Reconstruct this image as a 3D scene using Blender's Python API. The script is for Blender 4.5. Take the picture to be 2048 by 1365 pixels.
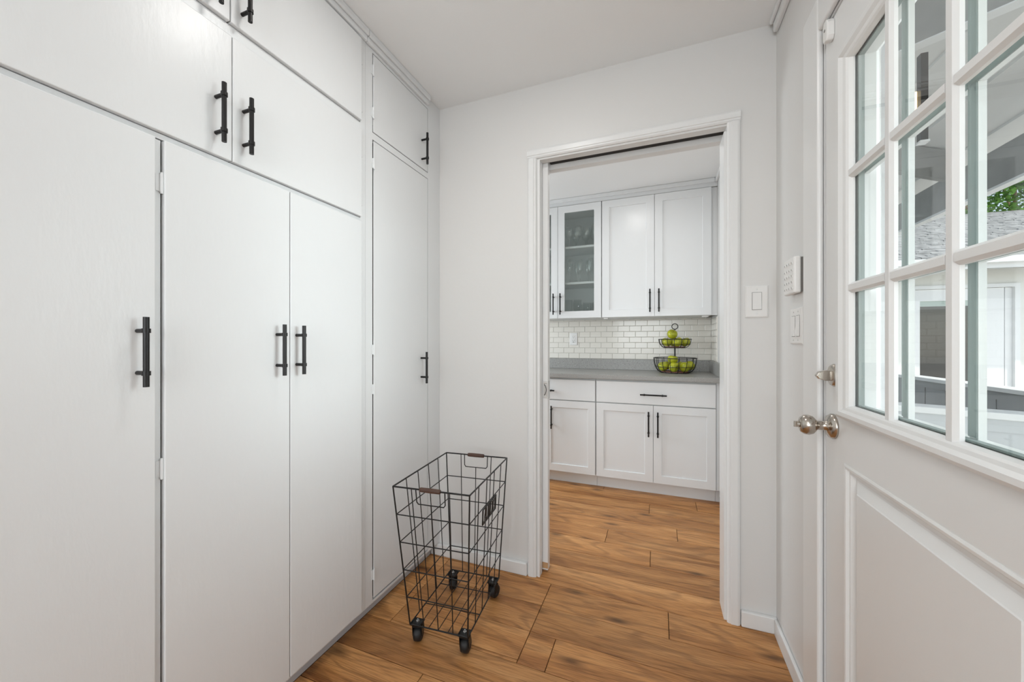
import bpy, math, random
from mathutils import Vector, Matrix
random.seed(7)
for _o in list(bpy.data.objects):
    bpy.data.objects.remove(_o)
SC = bpy.context.scene
COL = SC.collection

# ------------------------------------------------------------------ camera
F_PX, YAW, CAM_H = 752.0, math.atan(291 / 752.0), 1.165
cam_d = bpy.data.cameras.new('camera')
cam_d.sensor_fit = 'HORIZONTAL'
cam_d.sensor_width = 36.0
cam_d.lens = 36.0 * F_PX / 2048
cam_d.shift_y = 2.5 / 2048
cam_d.clip_start = 0.02
cam_d.clip_end = 200
CAM = bpy.data.objects.new('camera', cam_d)
COL.objects.link(CAM)
CAM.location = (0, 0, CAM_H)
CAM.rotation_euler = (math.pi / 2, 0, YAW)
SC.camera = CAM

# ------------------------------------------------------------------ world, sun, exposure
W = bpy.data.worlds.new('sky')
SC.world = W
W.use_nodes = True
_nt = W.node_tree
_bg = _nt.nodes['Background']
_sky = _nt.nodes.new('ShaderNodeTexSky')
_sky.sky_type = 'NISHITA'
_sky.sun_disc = False
_sky.sun_elevation = math.radians(52)
_sky.sun_rotation = math.radians(150)
_bw = _nt.nodes.new('ShaderNodeRGBToBW')          # thin bright haze: the blue is half washed out
_hz = _nt.nodes.new('ShaderNodeMix')
_hz.data_type = 'RGBA'
_hz.inputs['Factor'].default_value = 0.6
_nt.links.new(_sky.outputs['Color'], _bw.inputs['Color'])
_nt.links.new(_sky.outputs['Color'], _hz.inputs[6])
_nt.links.new(_bw.outputs['Val'], _hz.inputs[7])
_nt.links.new(_hz.outputs[2], _bg.inputs['Color'])
_bg.inputs['Strength'].default_value = 0.28

def lamp(name, kind, energy, loc, target=None, color=(1, 1, 1), size=None, size_y=None, shape=None, angle=None):
    d = bpy.data.lights.new(name, kind)
    d.energy = energy
    d.color = color
    if kind == 'AREA':
        d.shape = shape or 'RECTANGLE'
        d.size = size
        if size_y:
            d.size_y = size_y
    if kind == 'SUN' and angle:
        d.angle = angle
    o = bpy.data.objects.new(name, d)
    COL.objects.link(o)
    o.location = loc
    if target is not None:
        v = Vector(target) - Vector(loc)
        o.rotation_euler = v.to_track_quat('-Z', 'Y').to_euler()
    return o

SUN_V = Vector((0.45, -0.29, 0.95))
lamp('sun', 'SUN', 3.2, SUN_V * 20, (0, 0, 0), (1.0, 0.95, 0.87), angle=0.01)
# area lamps added at two unseen windows: hall end, and kitchen end of pantry
lamp('hall_fill_lamp', 'AREA', 32, (-0.30, -2.12, 1.52), (-0.30, 1.0, 1.85), (0.89, 0.95, 1.0), 1.25, 1.25)
lamp('kitchen_window_daylight', 'AREA', 31, (-2.32, 2.55, 1.25), (0.0, 2.85, 0.45), (0.86, 0.94, 1.0), 0.9, 1.1)
# added lamp out of view, standing in for daylight through the glazed back door
_yd = lamp('yard_fill_lamp', 'AREA', 15, (2.45, 0.75, 1.50), (-0.9, 0.95, 1.0), (0.92, 0.965, 1.0), 1.6, 1.4)
_yd.data.spread = math.radians(58)
VS = SC.view_settings
VS.view_transform = 'Standard'
VS.look = 'None'
VS.exposure = 0.02
VS.gamma = 1.0
VS.use_curve_mapping = False
SC.cycles.transparent_max_bounces = 48

# ------------------------------------------------------------------ materials
def mat(name, color, rough=0.5, metal=0.0, bump=0.0, bscale=40.0, bstretch=(1, 1, 1), spec=0.5, emit=None, estr=0.0,
        var=0.0, vscale=8.0, coat=0.0):
    m = bpy.data.materials.new(name)
    m.use_nodes = True
    nt = m.node_tree
    b = nt.nodes['Principled BSDF']
    b.inputs['Base Color'].default_value = (*color, 1)
    b.inputs['Roughness'].default_value = rough
    b.inputs['Metallic'].default_value = metal
    b.inputs['Specular IOR Level'].default_value = spec
    b.inputs['Coat Weight'].default_value = coat
    if emit:
        b.inputs['Emission Color'].default_value = (*emit, 1)
        b.inputs['Emission Strength'].default_value = estr
    if bump or var:
        tc = nt.nodes.new('ShaderNodeTexCoord')
        mp = nt.nodes.new('ShaderNodeMapping')
        mp.inputs['Scale'].default_value = bstretch
        nt.links.new(tc.outputs['Object'], mp.inputs['Vector'])
    if bump:
        n = nt.nodes.new('ShaderNodeTexNoise')
        n.inputs['Scale'].default_value = bscale
        n.inputs['Detail'].default_value = 4
        nt.links.new(mp.outputs['Vector'], n.inputs['Vector'])
        bp = nt.nodes.new('ShaderNodeBump')
        bp.inputs['Strength'].default_value = bump
        bp.inputs['Distance'].default_value = 0.004
        nt.links.new(n.outputs['Fac'], bp.inputs['Height'])
        nt.links.new(bp.outputs['Normal'], b.inputs['Normal'])
    if var:
        n2 = nt.nodes.new('ShaderNodeTexNoise')
        n2.inputs['Scale'].default_value = vscale
        n2.inputs['Detail'].default_value = 6
        nt.links.new(mp.outputs['Vector'], n2.inputs['Vector'])
        cr = nt.nodes.new('ShaderNodeValToRGB')
        lo = [c * (1 - var) for c in color]
        hi = [min(1, c * (1 + var)) for c in color]
        cr.color_ramp.elements[0].position = 0.3
        cr.color_ramp.elements[0].color = (*lo, 1)
        cr.color_ramp.elements[1].position = 0.7
        cr.color_ramp.elements[1].color = (*hi, 1)
        nt.links.new(n2.outputs['Fac'], cr.inputs['Fac'])
        nt.links.new(cr.outputs['Color'], b.inputs['Base Color'])
    return m

def glass_mat(name, tint=(1, 1, 1), ior=1.45, rough=0.0, density=0.0):
    m = bpy.data.materials.new(name)
    m.use_nodes = True
    nt = m.node_tree
    nt.nodes.remove(nt.nodes['Principled BSDF'])
    out = nt.nodes['Material Output']
    tr = nt.nodes.new('ShaderNodeBsdfTransparent')
    tr.inputs['Color'].default_value = (*tint, 1)
    gl = nt.nodes.new('ShaderNodeBsdfGlossy')
    gl.inputs['Roughness'].default_value = rough
    gl.inputs['Color'].default_value = (1, 1, 1, 1)
    lw = nt.nodes.new('ShaderNodeLayerWeight')          # Schlick reflectance, the same from both sides of the sheet
    lw.inputs['Blend'].default_value = 0.5
    pw = nt.nodes.new('ShaderNodeMath'); pw.operation = 'POWER'; pw.inputs[1].default_value = 5.0
    nt.links.new(lw.outputs['Facing'], pw.inputs[0])
    f0 = ((ior - 1) / (ior + 1)) ** 2
    ma = nt.nodes.new('ShaderNodeMath'); ma.operation = 'MULTIPLY_ADD'
    ma.inputs[1].default_value = 1 - f0
    ma.inputs[2].default_value = f0
    nt.links.new(pw.outputs[0], ma.inputs[0])
    mx = nt.nodes.new('ShaderNodeMixShader')
    nt.links.new(ma.outputs[0], mx.inputs['Fac'])
    nt.links.new(tr.outputs['BSDF'], mx.inputs[1])
    nt.links.new(gl.outputs['BSDF'], mx.inputs[2])
    nt.links.new(mx.outputs['Shader'], out.inputs['Surface'])
    return m

def wood_floor():
    m = bpy.data.materials.new('oak_plank')
    m.use_nodes = True
    nt = m.node_tree
    L = nt.links.new
    b = nt.nodes['Principled BSDF']
    tc = nt.nodes.new('ShaderNodeTexCoord')
    oi = nt.nodes.new('ShaderNodeObjectInfo')
    mul = nt.nodes.new('ShaderNodeVectorMath'); mul.operation = 'SCALE'
    mul.inputs[0].default_value = (37.0, 11.0, 5.0)
    L(oi.outputs['Random'], mul.inputs['Scale'])
    add = nt.nodes.new('ShaderNodeVectorMath'); add.operation = 'ADD'
    L(tc.outputs['Object'], add.inputs[0]); L(mul.outputs['Vector'], add.inputs[1])
    def mapped(sx, sy):
        mp = nt.nodes.new('ShaderNodeMapping')
        mp.inputs['Scale'].default_value = (sx, sy, 1)
        L(add.outputs['Vector'], mp.inputs['Vector'])
        return mp.outputs['Vector']
    def noise(v, scale, detail, dist=0.0, rough=0.55):
        n = nt.nodes.new('ShaderNodeTexNoise')
        n.inputs['Scale'].default_value = scale
        n.inputs['Detail'].default_value = detail
        n.inputs['Distortion'].default_value = dist
        n.inputs['Roughness'].default_value = rough
        L(v, n.inputs['Vector'])
        return n.outputs['Fac']
    def ramp(fac, stops):
        r = nt.nodes.new('ShaderNodeValToRGB')
        els = r.color_ramp.elements
        while len(els) < len(stops):
            els.new(0.5)
        for e, (p, c) in zip(els, stops):
            e.position = p
            e.color = (*c, 1)
        L(fac, r.inputs['Fac'])
        return r.outputs['Color']
    def mix(a, bb, fac, mode='MIX'):
        x = nt.nodes.new('ShaderNodeMix')
        x.data_type = 'RGBA'
        x.blend_type = mode
        if isinstance(fac, float):
            x.inputs['Factor'].default_value = fac
        else:
            L(fac, x.inputs['Factor'])
        L(a, x.inputs[6])
        if isinstance(bb, tuple):
            x.inputs[7].default_value = (*bb, 1)
        else:
            L(bb, x.inputs[7])
        return x.outputs[2]
    # broad tone bands along the board
    tone = noise(mapped(0.9, 5.5), 1.5, 5, 0.7)
    base = ramp(tone, [(0.28, (0.305, 0.122, 0.038)), (0.48, (0.51, 0.242, 0.082)), (0.70, (0.66, 0.350, 0.140))])
    # cathedral grain: contour lines of a stretched noise
    field = noise(mapped(1.1, 6.0), 1.0, 1.5, 0.9)
    fm = nt.nodes.new('ShaderNodeMath'); fm.operation = 'MULTIPLY'; fm.inputs[1].default_value = 46.0
    L(field, fm.inputs[0])
    sn = nt.nodes.new('ShaderNodeMath'); sn.operation = 'SINE'
    L(fm.outputs[0], sn.inputs[0])
    line = ramp(sn.outputs[0], [(0.30, (0, 0, 0)), (0.95, (1, 1, 1))])
    brk = noise(mapped(3.0, 26.0), 2.0, 3)
    lm = nt.nodes.new('ShaderNodeMath'); lm.operation = 'MULTIPLY'
    L(line, lm.inputs[0]); L(brk, lm.inputs[1])
    lm2 = nt.nodes.new('ShaderNodeMath'); lm2.operation = 'MULTIPLY'; lm2.inputs[1].default_value = 0.62
    L(lm.outputs[0], lm2.inputs[0])
    c1 = mix(base, (0.118, 0.047, 0.017), lm2.outputs[0])
    # fine pores
    pores = noise(mapped(7.0, 190.0), 1.6, 3)
    pr = ramp(pores, [(0.38, (0.72, 0.69, 0.66)), (0.56, (1.06, 1.06, 1.06))])
    c2 = mix(c1, pr, 1.0, 'MULTIPLY')
    # knots
    vo = nt.nodes.new('ShaderNodeTexVoronoi')
    vo.voronoi_dimensions = '2D'
    vo.inputs['Scale'].default_value = 1.0
    L(mapped(1.7, 5.2), vo.inputs['Vector'])
    kn = ramp(vo.outputs['Distance'], [(0.02, (1, 1, 1)), (0.115, (0, 0, 0))])
    km = nt.nodes.new('ShaderNodeMath'); km.operation = 'MULTIPLY'; km.inputs[1].default_value = 0.75
    L(kn, km.inputs[0])
    c3 = mix(c2, (0.060, 0.026, 0.011), km.outputs[0])
    # board to board tone
    bt = ramp(oi.outputs['Random'], [(0.0, (0.82, 0.79, 0.76)), (1.0, (1.12, 1.10, 1.08))])
    c4 = mix(c3, bt, 1.0, 'MULTIPLY')
    L(c4, b.inputs['Base Color'])
    b.inputs['Roughness'].default_value = 0.42
    b.inputs['Specular IOR Level'].default_value = 0.4
    bp = nt.nodes.new('ShaderNodeBump')
    bp.inputs['Strength'].default_value = 0.12
    bp.inputs['Distance'].default_value = 0.002
    L(pores, bp.inputs['Height'])
    L(bp.outputs['Normal'], b.inputs['Normal'])
    return m

def speckle_mat(name, base, dark, light, scale, rough):
    m = bpy.data.materials.new(name)
    m.use_nodes = True
    nt = m.node_tree
    b = nt.nodes['Principled BSDF']
    tc = nt.nodes.new('ShaderNodeTexCoord')
    n = nt.nodes.new('ShaderNodeTexNoise')
    n.inputs['Scale'].default_value = scale
    n.inputs['Detail'].default_value = 3
    nt.links.new(tc.outputs['Object'], n.inputs['Vector'])
    r = nt.nodes.new('ShaderNodeValToRGB')
    e = r.color_ramp.elements
    e.new(0.5); e.new(0.6)
    for el, (p, c) in zip(e, [(0.32, dark), (0.42, base), (0.60, base), (0.70, light)]):
        el.position = p
        el.color = (*c, 1)
    nt.links.new(n.outputs['Fac'], r.inputs['Fac'])
    nt.links.new(r.outputs['Color'], b.inputs['Base Color'])
    b.inputs['Roughness'].default_value = rough
    return m

def apple_mat():
    m = bpy.data.materials.new('green_apple_skin')
    m.use_nodes = True
    nt = m.node_tree
    b = nt.nodes['Principled BSDF']
    tc = nt.nodes.new('ShaderNodeTexCoord')
    n = nt.nodes.new('ShaderNodeTexNoise')
    n.inputs['Scale'].default_value = 22
    n.inputs['Detail'].default_value = 4
    nt.links.new(tc.outputs['Object'], n.inputs['Vector'])
    r = nt.nodes.new('ShaderNodeValToRGB')
    r.color_ramp.elements[0].position = 0.3
    r.color_ramp.elements[0].color = (0.30, 0.34, 0.012, 1)
    r.color_ramp.elements[1].position = 0.75
    r.color_ramp.elements[1].color = (0.56, 0.56, 0.035, 1)
    nt.links.new(n.outputs['Fac'], r.inputs['Fac'])
    nt.links.new(r.outputs['Color'], b.inputs['Base Color'])
    b.inputs['Roughness'].default_value = 0.28
    return m

M = {
    'wall': mat('wall_paint_white', (0.735, 0.725, 0.708), 0.42, bump=0.10, bscale=60),
    'ceil': mat('ceiling_paint_white', (0.90, 0.905, 0.90), 0.75, bump=0.06, bscale=90),
    'trim': mat('trim_paint_white', (0.80, 0.80, 0.79), 0.30, bump=0.05, bscale=30, bstretch=(1, 1, 0.15)),
    'cab': mat('cabinet_paint_white', (0.765, 0.775, 0.778), 0.31, bump=0.16, bscale=55, bstretch=(1, 1, 0.35), spec=0.36),
    'pcab': mat('shaker_paint_white', (0.80, 0.815, 0.82), 0.30),
    'dark': mat('void_shade', (0.035, 0.033, 0.030), 0.9),  # near-black: shade inside cabinets and head slot put into the colour
    'toe': mat('skirting_shaded_white', (0.60, 0.605, 0.63), 0.5),  # plinth white greyed, shade under the cabinet overhang put into the colour
    'black': mat('blackened_bronze', (0.011, 0.010, 0.010), 0.38, metal=0.2, spec=0.42),
    'wire': mat('black_wire_coating', (0.012, 0.012, 0.012), 0.40, metal=0.3),
    'rubber': mat('black_caster_rubber', (0.010, 0.010, 0.010), 0.55),
    'zinc': mat('zinc_bolt', (0.60, 0.60, 0.60), 0.3, metal=1.0),
    'grip': mat('dark_stained_wood_grip', (0.075, 0.035, 0.022), 0.55, bump=0.25, bscale=60, bstretch=(0.2, 1, 1), var=0.35, vscale=40),
    'nickel': mat('satin_nickel', (0.50, 0.455, 0.405), 0.22, metal=1.0),
    'nickel2': mat('flush_pull_nickel', (0.62, 0.61, 0.59), 0.32, metal=1.0),
    'plastic': mat('white_plastic', (0.82, 0.81, 0.79), 0.35),
    'plasticgrey': mat('grey_slot', (0.20, 0.19, 0.18), 0.5),
    'oak': wood_floor(),
    'subfloor': mat('floor_joint', (0.030, 0.016, 0.008), 0.9),
    'rawwood': mat('chipped_wood', (0.50, 0.30, 0.15), 0.7),
    'counter': speckle_mat('grey_quartz', (0.345, 0.338, 0.322), (0.20, 0.195, 0.19), (0.50, 0.49, 0.47), 190, 0.30),
    'tile': mat('glazed_ivory_tile', (0.80, 0.765, 0.70), 0.16, bump=0.05, bscale=14),
    'grout': mat('tile_grout', (0.63, 0.61, 0.565), 0.85),
    'glass': glass_mat('window_glass', (0.955, 0.985, 0.975), 1.32),
    'cglass': glass_mat('cabinet_glass', (0.88, 0.90, 0.89), 1.45),
    'crystal': glass_mat('clear_drinking_glass', (0.975, 0.982, 0.98), 1.75),
    'cabin': mat('cabinet_interior', (0.74, 0.75, 0.74), 0.5),
    'apple': apple_mat(),
    'stem': mat('apple_stem', (0.07, 0.045, 0.02), 0.8),
    'redwood': mat('reddish_wood_base', (0.20, 0.075, 0.055), 0.5, var=0.25, vscale=30),
    'greygreen': mat('grey_green_strip', (0.24, 0.28, 0.27), 0.45),  # grey-green tone of the strips behind the outer bars
    'lens': mat('lamp_lens', (1, 1, 1), 0.4, emit=(1.0, 0.96, 0.90), estr=3.5),
    'siding': mat('white_exterior_siding', (0.84, 0.85, 0.86), 0.6, bump=0.1, bscale=30, bstretch=(1, 1, 0.1)),
    'porchwood': mat('painted_porch_timber', (0.80, 0.795, 0.785), 0.6, bump=0.25, bscale=18, bstretch=(1, 0.12, 1), var=0.06, vscale=5),
    'greywood': mat('weathered_grey_timber', (0.36, 0.355, 0.345), 0.7, bump=0.3, bscale=25, var=0.12, vscale=7),
    'railwood': mat('grey_painted_rail_board', (0.32, 0.325, 0.33), 0.65, bump=0.2, bscale=25, bstretch=(1, 1, 0.12), var=0.10, vscale=6),
    'paleboard': mat('pale_blue_grey_board', (0.62, 0.635, 0.65), 0.65, bump=0.2, bscale=25, bstretch=(1, 1, 0.12), var=0.06, vscale=6),
    'whitewood': mat('white_painted_cap', (0.82, 0.82, 0.82), 0.5),
    'stucco': mat('cream_stucco', (0.80, 0.79, 0.75), 0.8, bump=0.15, bscale=60),
    'shingle': mat('grey_shingle', (0.34, 0.335, 0.335), 0.85, bump=0.4, bscale=60, var=0.30, vscale=9),
    'darkmetal': mat('dark_lantern_metal', (0.035, 0.033, 0.033), 0.45, metal=0.4),
    'bulb': mat('warm_lantern_glow', (1, 0.85, 0.6), 0.4, emit=(1.0, 0.72, 0.40), estr=3.0),
    'duskglass': mat('dark_reflecting_glass', (0.055, 0.050, 0.045), 0.06),
    'blind': mat('pale_green_shade', (0.45, 0.52, 0.48), 0.6),
    'leaf': mat('bright_green_leaf', (0.13, 0.30, 0.035), 0.5, var=0.5, vscale=3),  # bright green of the leaves themselves, varied by noise
    'bark': mat('tan_bark', (0.30, 0.20, 0.12), 0.85),
    'soil': mat('grey_paving', (0.62, 0.60, 0.57), 0.9, var=0.15, vscale=3),
}

# ------------------------------------------------------------------ mesh helpers
WO = {}   # world origin of every object that has been placed

class MB:
    def __init__(self):
        self.v = []
        self.f = []
        self.s = []
    def add(self, verts, faces, smooth=False):
        n = len(self.v)
        self.v += [Vector(p) for p in verts]
        self.f += [tuple(i + n for i in f) for f in faces]
        self.s += [smooth] * len(faces)
        return self
    def box(self, x0, x1, y0, y1, z0, z1):
        if x0 > x1: x0, x1 = x1, x0
        if y0 > y1: y0, y1 = y1, y0
        if z0 > z1: z0, z1 = z1, z0
        v = [(x0, y0, z0), (x1, y0, z0), (x1, y1, z0), (x0, y1, z0), (x0, y0, z1), (x1, y0, z1), (x1, y1, z1), (x0, y1, z1)]
        return self.add(v, [(0, 3, 2, 1), (4, 5, 6, 7), (0, 1, 5, 4), (1, 2, 6, 5), (2, 3, 7, 6), (3, 0, 4, 7)])
    def hexa(self, c):
        """eight corners: bottom loop of four, top loop of four"""
        return self.add(c, [(0, 3, 2, 1), (4, 5, 6, 7), (0, 1, 5, 4), (1, 2, 6, 5), (2, 3, 7, 6), (3, 0, 4, 7)])
    def beam(self, p, q, w, hgt, up=(0, 0, 1)):
        p, q = Vector(p), Vector(q)
        d = (q - p).normalized()
        s = d.cross(Vector(up)).normalized() * (w / 2)
        u = s.cross(d).normalized() * (hgt / 2)
        return self.hexa([p - s - u, p + s - u, q + s - u, q - s - u, p - s + u, p + s + u, q + s + u, q - s + u])
    def cyl(self, p, q, r, n=12, r2=None, cap=True):
        p, q = Vector(p), Vector(q)
        r2 = r if r2 is None else r2
        d = (q - p).normalized()
        a = Vector((0, 0, 1)) if abs(d.z) < 0.9 else Vector((1, 0, 0))
        s = d.cross(a).normalized()
        t = d.cross(s).normalized()
        vs = []
        for c, rr in ((p, r), (q, r2)):
            for i in range(n):
                an = 2 * math.pi * i / n
                vs.append(c + (s * math.cos(an) + t * math.sin(an)) * rr)
        self.add(vs, [(i, (i + 1) % n, n + (i + 1) % n, n + i) for i in range(n)], True)
        if cap:
            self.add(vs[:n], [tuple(reversed(range(n)))])
            self.add(vs[n:], [tuple(range(n))])
        return self
    def tube(self, pts, r, n=6, closed=False):
        pts = [Vector(p) for p in pts]
        m = len(pts)
        vs = []
        nrm = None
        for i, p in enumerate(pts):
            if closed:
                d = (pts[(i + 1) % m] - pts[i - 1]).normalized()
            elif i == 0:
                d = (pts[1] - p).normalized()
            elif i == m - 1:
                d = (p - pts[i - 1]).normalized()
            else:
                d = ((pts[i + 1] - p).normalized() + (p - pts[i - 1]).normalized()).normalized()
            if nrm is None:
                a = Vector((0, 0, 1)) if abs(d.z) < 0.9 else Vector((1, 0, 0))
                nrm = d.cross(a).normalized()
            else:
                nrm = (nrm - d * nrm.dot(d)).normalized()
            b2 = d.cross(nrm)
            for k in range(n):
                an = 2 * math.pi * k / n
                vs.append(p + (nrm * math.cos(an) + b2 * math.sin(an)) * r)
        fs = []
        for i in range(m if closed else m - 1):
            j = (i + 1) % m
            for k in range(n):
                fs.append((i * n + k, i * n + (k + 1) % n, j * n + (k + 1) % n, j * n + k))
        self.add(vs, fs, True)
        if not closed:
            self.add(vs[:n], [tuple(reversed(range(n)))])
            self.add(vs[-n:], [tuple(range(n))])
        return self
    def lathe(self, prof, c, axis=(0, 0, 1), n=20):
        """prof: list of (radius, height along axis)"""
        c = Vector(c)
        d = Vector(axis).normalized()
        a = Vector((0, 0, 1)) if abs(d.z) < 0.9 else Vector((1, 0, 0))
        s = d.cross(a).normalized()
        t = d.cross(s).normalized()
        vs, fs = [], []
        for (r, hh) in prof:
            for i in range(n):
                an = 2 * math.pi * i / n
                vs.append(c + d * hh + (s * math.cos(an) + t * math.sin(an)) * max(r, 1e-5))
        for j in range(len(prof) - 1):
            for i in range(n):
                fs.append((j * n + i, j * n + (i + 1) % n, (j + 1) * n + (i + 1) % n, (j + 1) * n + i))
        return self.add(vs, fs, True)
    def sphere(self, c, r, n=14, m=9, sc=(1, 1, 1)):
        prof = []
        vs, fs = [], []
        for j in range(m + 1):
            th = math.pi * j / m
            for i in range(n):
                an = 2 * math.pi * i / n
                vs.append((c[0] + r * sc[0] * math.sin(th) * math.cos(an), c[1] + r * sc[1] * math.sin(th) * math.sin(an), c[2] - r * sc[2] * math.cos(th)))
        for j in range(m):
            for i in range(n):
                fs.append((j * n + i, j * n + (i + 1) % n, (j + 1) * n + (i + 1) % n, (j + 1) * n + i))
        return self.add(vs, fs, True)
    def loops(self, rects, plane, cap_last=False, cap_first=False):
        """nested rectangles (a0, a1, b0, b1, depth) lofted; plane 'x' -> (depth, a, b), 'y' -> (a, depth, b)"""
        vs, fs = [], []
        for (a0, a1, b0, b1, d) in rects:
            for (a, b) in ((a0, b0), (a1, b0), (a1, b1), (a0, b1)):
                vs.append((d, a, b) if plane == 'x' else (a, d, b))
        for j in range(len(rects) - 1):
            for i in range(4):
                fs.append((j * 4 + i, j * 4 + (i + 1) % 4, (j + 1) * 4 + (i + 1) % 4, (j + 1) * 4 + i))
        if cap_last:
            k = (len(rects) - 1) * 4
            fs.append((k, k + 1, k + 2, k + 3))
        if cap_first:
            fs.append((3, 2, 1, 0))
        return self.add(vs, fs)
    def xf(self, mtx):
        self.v = [mtx @ p for p in self.v]
        return self
    def mesh(self, name, material, origin):
        me = bpy.data.meshes.new(name)
        o = Vector(origin)
        me.from_pydata([tuple(p - o) for p in self.v], [], self.f)
        me.validate()
        if len(me.polygons) == len(self.s):
            me.polygons.foreach_set('use_smooth', self.s)
        me.materials.append(material)
        me.update()
        import bmesh
        bm = bmesh.new()
        bm.from_mesh(me)
        bmesh.ops.recalc_face_normals(bm, faces=bm.faces)
        bm.to_mesh(me)
        bm.free()
        return me
    def build(self, name, material, parent=None, origin=None, bevel=0.0, seg=2):
        if origin is None:
            if parent is not None:
                origin = WO[parent.name]
            else:
                xs = [p.x for p in self.v]; ys = [p.y for p in self.v]; zs = [p.z for p in self.v]
                origin = Vector(((min(xs) + max(xs)) / 2, (min(ys) + max(ys)) / 2, min(zs)))
        origin = Vector(origin)
        o = bpy.data.objects.new(name, self.mesh(name, material, origin))
        return place(o, parent, origin, bevel, seg)

def place(o, parent, origin, bevel=0.0, seg=2):
    COL.objects.link(o)
    WO[o.name] = Vector(origin)
    if parent is not None:
        o.parent = parent
        o.location = Vector(origin) - WO[parent.name]
    else:
        o.location = origin
    if bevel:
        md = o.modifiers.new('bevel', 'BEVEL')
        md.width = bevel
        md.segments = seg
        md.limit_method = 'ANGLE'
        md.angle_limit = math.radians(40)
    return o

def inst(name, mesh, parent, origin):
    o = bpy.data.objects.new(name, mesh)
    return place(o, parent, origin)

def tag(o, label=None, cat=None, group=None, kind=None):
    if label: o['label'] = label
    if cat: o['category'] = cat
    if group: o['group'] = group
    if kind: o['kind'] = kind
    return o

def thing(name, loc, label, cat, group=None):
    o = bpy.data.objects.new(name, None)
    o.empty_display_size = 0.05
    COL.objects.link(o)
    o.location = loc
    WO[o.name] = Vector(loc)
    return tag(o, label, cat, group)

def struct(name, mb, material, label, cat, bevel=0.0, origin=None):
    o = mb.build(name, material, None, origin, bevel)
    return tag(o, label, cat, kind='structure')

# ------------------------------------------------------------------ key dimensions
ZC = 2.446                 # ceiling
YB, YB2 = 1.790, 1.912     # partition between hall and pantry
XR, XR2 = 0.445, 0.570     # outside wall on the right
XF = -1.120                # face frame of the built-in
XD = -1.108                # door faces of the built-in
YP = 3.630                 # pantry rear wall
YH0 = -2.20                # far end of the hall behind the camera
XP0 = -2.40                # kitchen end of the pantry
XL0 = -1.75                # wall behind the built-in
OPL, OPR, OPZ = -0.556, 0.270, 2.066   # pocket door opening
DY0, DY1, DZ = 0.503, 1.323, 2.052     # outside door opening

# ------------------------------------------------------------------ structure
floor = struct('floor', MB().box(XP0 - 0.1, XR2, YH0 - 0.1, YP + 0.1, -0.06, -0.008), M['subfloor'], 'oak plank floor running through hall and pantry', 'floor', origin=(0, 0, 0))
struct('ceiling', MB().box(XP0 - 0.1, XR2, YH0 - 0.1, YP + 0.1, ZC, ZC + 0.1), M['ceil'], 'smooth off-white painted ceiling above hall and pantry', 'ceiling')

# partition with a pocket: two skins left of the opening
wb = MB()
wb.box(XL0, OPL, YB, 1.828, 0, ZC)
wb.box(XL0, OPL, 1.878, YB2, 0, ZC)
wb.box(OPR, XR2, YB, YB2, 0, ZC)
wb.box(OPL, OPR, YB, 1.832, OPZ + 0.004, ZC)
wb.box(OPL, OPR, 1.872, YB2, OPZ - 0.016, ZC)
wb.box(OPL, OPR, 1.832, 1.872, 2.15, ZC)
struct('wall_back', wb, M['wall'], 'off-white partition wall pierced by the pantry doorway', 'wall')
wp = MB().box(XP0 - 0.1, XL0, 1.878, YB2, 0, ZC)
struct('wall_pantry_front', wp, M['wall'], 'pantry side of the partition wall left of the doorway', 'wall')

wr = MB()
wr.box(XR, XR2, YH0, DY0 - 0.03, 0, ZC)
wr.box(XR, XR2, DY1 + 0.022, YB, 0, ZC)
wr.box(XR, XR2, DY0 - 0.03, DY1 + 0.022, DZ + 0.024, ZC)
struct('wall_right', wr, M['wall'], 'off-white outside wall holding the glazed back door', 'wall')
struct('wall_pantry_right', MB().box(0.436, XR2, YB2, YP + 0.1, 0, ZC), M['wall'], 'white side wall at the end of the pantry counter', 'wall')
wpb = struct('wall_pantry_back', MB().box(XP0 - 0.1, 0.436, YP, YP + 0.1, 0, ZC), M['grout'], 'pantry rear wall covered with ivory subway tile above the counter', 'wall')
struct('wall_left', MB().box(XL0 - 0.1, XF, YH0, 0.165, 0, ZC).box(XL0 - 0.1, XL0, 0.165, YB, 0, ZC), M['wall'], 'white wall behind and beside the built-in cabinets', 'wall')
wf = MB()
wf.box(XF, -0.95, YH0 - 0.1, YH0, 0, ZC)
wf.box(0.35, XR, YH0 - 0.1, YH0, 0, ZC)
wf.box(-0.95, 0.35, YH0 - 0.1, YH0, 0, 0.62)
wf.box(-0.95, 0.35, YH0 - 0.1, YH0, 2.18, ZC)
struct('wall_front', wf, M['wall'], 'white end wall of the hall with a large added window', 'wall')
wl = MB()
wl.box(XP0 - 0.1, XP0, YB2, 2.05, 0, ZC)
wl.box(XP0 - 0.1, XP0, 3.05, YP, 0, ZC)
wl.box(XP0 - 0.1, XP0, 2.05, 3.05, 0, 0.85)
wl.box(XP0 - 0.1, XP0, 2.05, 3.05, 2.05, ZC)
struct('wall_pantry_left', wl, M['wall'], 'white wall at the kitchen end of the pantry with a window', 'wall')
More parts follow.
